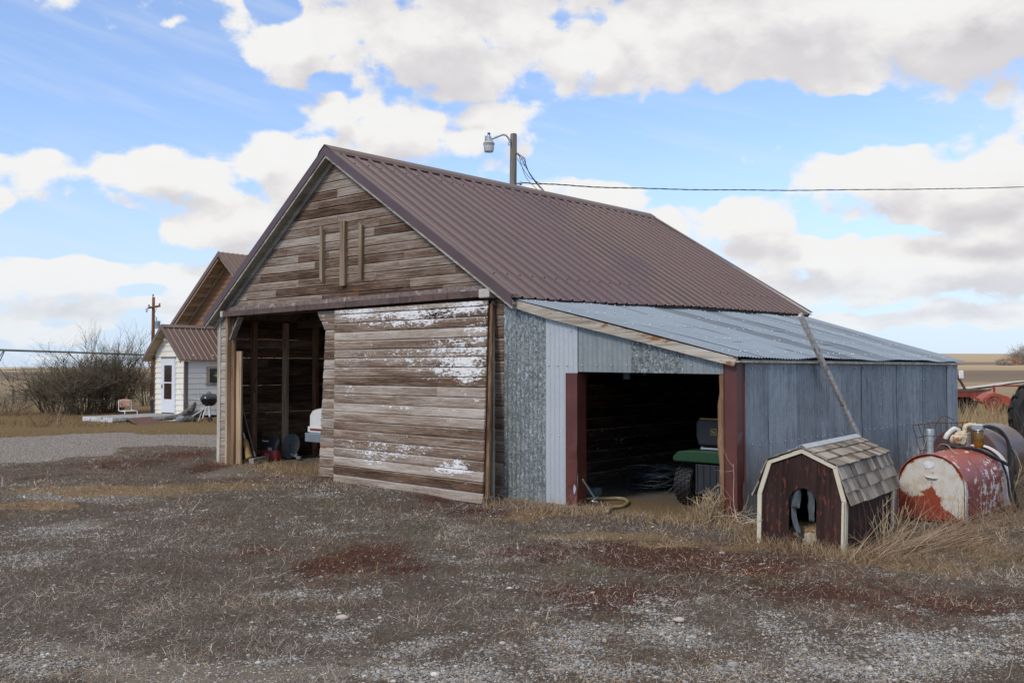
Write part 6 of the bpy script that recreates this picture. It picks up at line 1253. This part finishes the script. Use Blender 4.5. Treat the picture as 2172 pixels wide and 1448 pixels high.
sp = [(gp(1045, 1072), 120, .10, .08, TH, 1.1), (gp(1110, 1078), 160, .22, .07, TH, 1), (gp(1170, 1085), 200, .2, .08, TH, 1), (gp(1230, 1090), 260, .18, .09, TH, 1.1), (gp(1290, 1100), 120, .25, .1, TH, .9), (gp(1380, 1110), 160, .3, .12, TH, .8), (gp(1450, 1112), 200, .2, .14, TH, 1), (gp(1500, 1108), 380, .12, .10, TH, 1.7), (gp(1530, 1112), 260, .10, .08, TH, 1.8), (gp(1560, 1128), 160, .12, .08, TH, 1), (gp(1590, 1135), 160, .1, .08, DHa, 1),
      (gp(520, 985), 130, .3, .1, TH, 1), (gp(580, 993), 160, .4, .1, TH, 1), (gp(640, 1003), 220, .35, .1, TH, 1.1), (gp(680, 1005), 240, .12, .08, TH, 1.5), (gp(470, 985), 60, .2, .05, TH, 1), (gp(700, 1030), 120, .3, .06, TH, .8), (gp(760, 1040), 80, .3, .05, TH, .8), (gp(560, 972), 120, .3, .2, TH, .7),
      (gp(1640, 1155), 420, .2, .10, DHa, .75), (gp(1680, 1165), 360, .16, .07, DHa, .8), (gp(1740, 1178), 300, .14, .06, DHa, .8), (gp(1605, 1140), 200, .1, .1, DHa, .9), (gp(1790, 1190), 200, .12, .06, DHa, .8)]
tufts('straw_tufts', sp, TAN, (.06, .19), (.0035, .007), (.95, .4), 5, .7, .14)
sp = [(gp(1650, 1150), 500, .22, .12, DHa, 1), (gp(1700, 1172), 400, .2, .08, DHa, 1), (gp(1850, 1190), 500, .25, .2, 0, 1), (gp(1950, 1160), 600, .3, .2, 0, 1), (gp(2050, 1140), 600, .3, .2, 0, 1), (gp(2130, 1120), 600, .25, .25, 0, 1.2), (gp(2000, 1200), 500, .5, .2, 0, .8), (gp(2120, 1080), 500, .2, .2, 0, 1.3), (gp(2150, 1180), 400, .2, .2, 0, .9)]
sp = [(a, int(b_*1.7), c, d, e, f) for (a, b_, c, d, e, f) in sp]
tufts('brown_tufts', sp, BRN, (.05, .17), (.0035, .007), (.55, .42), 5, .9, .22)
# long fallen and standing stems round the dog house and tanks
sp = [(gp(1830, 1160), 60, .14, .12, 0, 1.1), (gp(1880, 1150), 70, .2, .12, 0, 1.1), (gp(1960, 1130), 80, .3, .12, 0, 1), (gp(2060, 1120), 80, .25, .1, 0, 1), (gp(2140, 1090), 140, .2, .2, 0, 1.3), (gp(2150, 1040), 200, .25, .35, 0, 1.6), (gp(1845, 1120), 40, .08, .2, DHa, 1.4), (gp(2165, 985), 160, .2, .5, 0, 1.8)]
tufts('long_dry_stems', sp, ((.34, .245, .165), (.22, .15, .10)), (.25, .6), (.004, .008), (.55, .5), 6, .35, .06)
B = [];  # combed-over bundle leaning left to right in front of the tank
n = 260; bx = RNG.uniform(0, 1, n); g0, g1 = G(1800, 1195), G(2010, 1150); b3 = np.stack([g0[0]+(g1[0]-g0[0])*bx+RNG.normal(0, .12, n), g0[1]+(g1[1]-g0[1])*bx+RNG.normal(0, .12, n), np.full(n, .02)], 1)
strands('long_dry_stems', '', b3, RNG.normal(.30, .16, n), RNG.uniform(.35, .85, n), RNG.uniform(.004, .008, n), np.array([.36, .265, .185])*RNG.uniform(.55, 1.15, n)[:, None], 6, .25, .05, RNG.normal(.45, .35, n))
# tall yellow grass in the yard behind, right of the lean-to
X_, Y_, R_2 = scatter(9000, 16, 42, 22, 36, .3); t_, v_ = barn_loc(X_, Y_); q = ((v_ > 8.2) | (t_ > 11.5)) & (fbm(X_, Y_, .35, 3, 12) > .44); X_, Y_ = X_[q], Y_[q]; n = len(X_)
strands('tall_yellow_grass', '', np.stack([X_, Y_, height(X_, Y_)], 1), RNG.normal(1.25, .22, n), RNG.uniform(.25, .85, n), RNG.uniform(.008, .018, n), np.array([.40, .30, .17])*RNG.uniform(.6, 1.2, n)[:, None], 4, .3, .06)
n = 1600; g0 = G(2100, 872); X_, Y_ = RNG.normal(g0[0], 2.2, n), RNG.uniform(26, 32.5, n)
strands('tall_yellow_grass', '', np.stack([X_, Y_, height(X_, Y_)], 1), RNG.normal(1.3, .18, n), RNG.uniform(.3, .95, n), RNG.uniform(.008, .018, n), np.array([.42, .31, .17])*RNG.uniform(.6, 1.2, n)[:, None], 4, .3, .06)
# grass and weeds along the foot of the house, shrubs and deck
X_, Y_ = RNG.uniform(-24, -8, 9000), RNG.uniform(27.5, 38, 9000); q = fbm(X_, Y_, .45, 3, 77) > .50; X_, Y_ = X_[q], Y_[q]; n = len(X_)
strands('yard_grass', '', np.stack([X_, Y_, height(X_, Y_)], 1), RNG.normal(1.0, .3, n), RNG.uniform(.06, .22, n), RNG.uniform(.01, .02, n), np.array([.27, .185, .10])*RNG.uniform(.6, 1.2, n)[:, None], 3, .4, .1)
# ------------------------------------------------------------ branching weeds and bare shrubs
def grow(mb, p, d, L, r, depth, rg, spread=.6, up=.12, nb=(3, 5), sides=4, shrink=.62, wig=.16):
    n = 4; pts = [p.copy()]; q = p.copy(); dd = d.copy()
    for i in range(n):
        dd = (dd+Vector((rg.gauss(0, wig), rg.gauss(0, wig), rg.gauss(0, wig)+up*.4))).normalized(); q = q+dd*L/n; pts.append(q.copy())
    mb.tube(pts, [r*(1-.5*i/n) for i in range(n+1)], sides if depth > 0 else 3, caps=False)
    if depth <= 0: return
    for k in range(rg.randint(*nb)):
        t_ = rg.uniform(.3, 1.0); i = min(int(t_*n), n-1); b_ = pts[i].lerp(pts[i+1], t_*n-i)
        a = Vector((rg.gauss(0, 1), rg.gauss(0, 1), rg.gauss(0, .6)+up)).normalized(); nd = (dd*(1-spread)+a*spread).normalized()
        grow(mb, b_, nd, L*shrink*rg.uniform(.7, 1.2), r*.55, depth-1, rg, spread, up, nb, sides, shrink, wig)
def shrub(name, label, cat, px, Y, H, R, stems, depth, r0, seed, mats, group=None, tilt=(.25, 1.0), clump=.35, **kw):
    rg = random.Random(seed); x_ = at(px, 800, Y)[0]; root = thing(name, label, cat, (x_, Y, gz(x_, Y)-.03), 0, group)
    for part, frac, mt in (('main_stems', .6, mats[0]), ('thin_stems', .4, mats[1])):
        mb = MB()
        for i in range(int(stems*frac)):
            a = rg.uniform(0, 6.283); k = rg.uniform(*tilt); d = Vector((math.cos(a)*k*R/H, math.sin(a)*k*R/H, 1)).normalized(); L = H*rg.uniform(.5, .78)*(1.0 if part == 'main_stems' else .8)
            grow(mb, Vector((math.cos(a)*clump*R*rg.random(), math.sin(a)*clump*R*rg.random(), 0)), d, L, r0*rg.uniform(.6, 1.1), depth, rg, **kw)
        mb.build(part, mt, root, fix=False)
    return root
BK = mk('dark_bark', (.102, .085, .056), .9, 0, .35, 4); BK2 = mk('grey_bark', (.165, .138, .094), .9, 0, .3, 4); BK3 = mk('reddish_twig', (.15, .08, .055), .9, 0, .3, 4); TW = mk('dry_tan_twig', (.40, .31, .20), .9, 0, .3, 20); TW2 = mk('bleached_twig', (.46, .40, .33), .9, 0, .25, 20)
gS = 'bare shrubs left of the house'
shrub('bare_shrub', 'large dark leafless shrub filling the yard left of the porch', 'shrub', 178, 36.5, 2.55, 2.4, 72, 3, .026, 11, (BK, BK2), gS, nb=(3, 5), spread=.55)
shrub('bare_shrub', 'taller leafless shrub with fine upright twigs against the pipe', 'shrub', 232, 37.6, 2.75, 1.5, 36, 3, .024, 12, (BK, BK2), gS, nb=(3, 5), spread=.5, up=.3)
shrub('bare_shrub', 'leafless shrub spreading low to the left over the slatted fence', 'shrub', 120, 37.2, 2.2, 1.9, 40, 3, .022, 13, (BK, BK2), gS, nb=(3, 5), spread=.6)
shrub('bare_shrub', 'low reddish shrub behind the white chair', 'shrub', 235, 38, 1.7, 1.6, 30, 3, .018, 14, (BK3, BK2), gS, nb=(3, 5), spread=.6)
shrub('bare_shrub', 'small grey leafless shrub at the foot of the utility pole', 'shrub', 312, 44, 2.1, 1.2, 20, 3, .022, 15, (BK2, BK), gS, nb=(3, 4), spread=.5)
shrub('bare_shrub', 'tan brushy shrub at the far left of the yard', 'shrub', 20, 36, 1.3, 2.2, 22, 3, .014, 16, (BK2, TW), gS, nb=(3, 4), spread=.6)
shrub('sapling', 'sparse twiggy saplings with reddish stems on the lawn before the big shrub', 'shrub', 86, 28.5, 1.0, .8, 12, 1, .010, 17, (BK3, BK2), None, nb=(2, 4), spread=.4)
shrub('sapling', 'clump of tan stems on the lawn edge left of the deck', 'shrub', 122, 29.5, .8, .5, 16, 1, .009, 18, (TW, BK3), None, nb=(2, 4), spread=.4)
shrub('garden_shrub', 'thin leafless garden stems against the cream porch wall behind the grill', 'shrub', 413, 32.5, 1.25, .8, 12, 1, .008, 19, (BK2, BK3), None, nb=(1, 3), spread=.35, up=.5)
# dry branching weeds near the lean-to corner
def weed(label, px, py, H, R, stems, seed, mats=(TW, TW2), depth=2, **kw):
    g = G(px, py); rg = random.Random(seed); o = thing('dry_weed', label, 'weed', (g[0], g[1], gz(g[0], g[1])-.02), 0, 'dry weeds by the lean-to')
    mb = MB()
    for i in range(stems):
        a = rg.uniform(0, 6.28); k = rg.uniform(.1, 1); grow(mb, Vector((math.cos(a)*R*.3*rg.random(), math.sin(a)*R*.3*rg.random(), 0)), Vector((math.cos(a)*k*R/H, math.sin(a)*k*R/H, 1)).normalized(), H*rg.uniform(.5, 1), .0052*rg.uniform(.8, 1.3), depth, rg, **kw)
    mb.build('stems', mats[seed % 2], o, fix=False); return o
weed('tall dry branching weed in front of the maroon corner post', 1500, 1112, .42, .16, 16, 2, nb=(2, 4), spread=.6, shrink=.4)
weed('wiry bleached weed bent across the maroon corner post', 1545, 1100, .36, .35, 10, 3, nb=(2, 4), spread=.6, shrink=.5)
weed('small dry weed standing alone in the lean-to doorway', 1284, 1085, .16, .08, 3, 4, depth=1, nb=(1, 3), spread=.5)
g = G(1545, 1105); o = thing('dry_weed', 'bleached twiggy branch lying on the grass left of the dog house', 'weed', (g[0], g[1]-.1, .06), 0, 'dry weeds by the lean-to'); mb = MB(); rg = random.Random(8)
g2 = G(1600, 1165); dr = Vector((g2[0]-g[0], g2[1]-g[1]+.1, 0)); 
for k in range(3): grow(mb, Vector((0, 0, .03*k)), (dr.normalized()+Vector((rg.gauss(0, .2), rg.gauss(0, .2), -.02))).normalized(), dr.length*rg.uniform(.7, 1), .006, 2, rg, .55, .05, (3, 5), 4, .35)
mb.build('stems', TW2, o, fix=False)
weed('loose bleached stalks among the long grass right of the dog house', 1880, 1165, .45, .5, 14, 6, nb=(1, 3), spread=.4, shrink=.4)
weed('thin grey weed standing between the wall and the red fuel tank', 1945, 1060, .75, .2, 7, 7, nb=(2, 3), spread=.4, shrink=.4)
weed('tall dry weed at the far end of the red fuel tank', 2128, 1070, .55, .25, 12, 8, nb=(2, 3), spread=.4, shrink=.45)
# far trees on the right skyline
far = mk('far_orange_willow', (.40, .235, .145), .95, 0, .2, .3); far2 = mk('far_pale_tree', (.36, .31, .27), .95, 0, .2, .3)
for px, Y, H, R, mt, sd_, lb in ((2142, 420, 3.8, 5, far, 21, 'far orange-brown willow clump on the skyline'), (2168, 430, 8, 4, far2, 22, 'far pale bare tree right of the orange willow'), (2180, 440, 9, 5, far2, 23, 'far pale bare tree at the picture edge'), (2128, 415, 2.6, 4, far2, 24, 'far grey bush left of the orange willow')):
    shrub('distant_tree', lb, 'tree', px, Y, H, R, 60, 2, .16, sd_, (mt, mt), 'far trees on the right', nb=(4, 6), spread=.55, clump=.7)
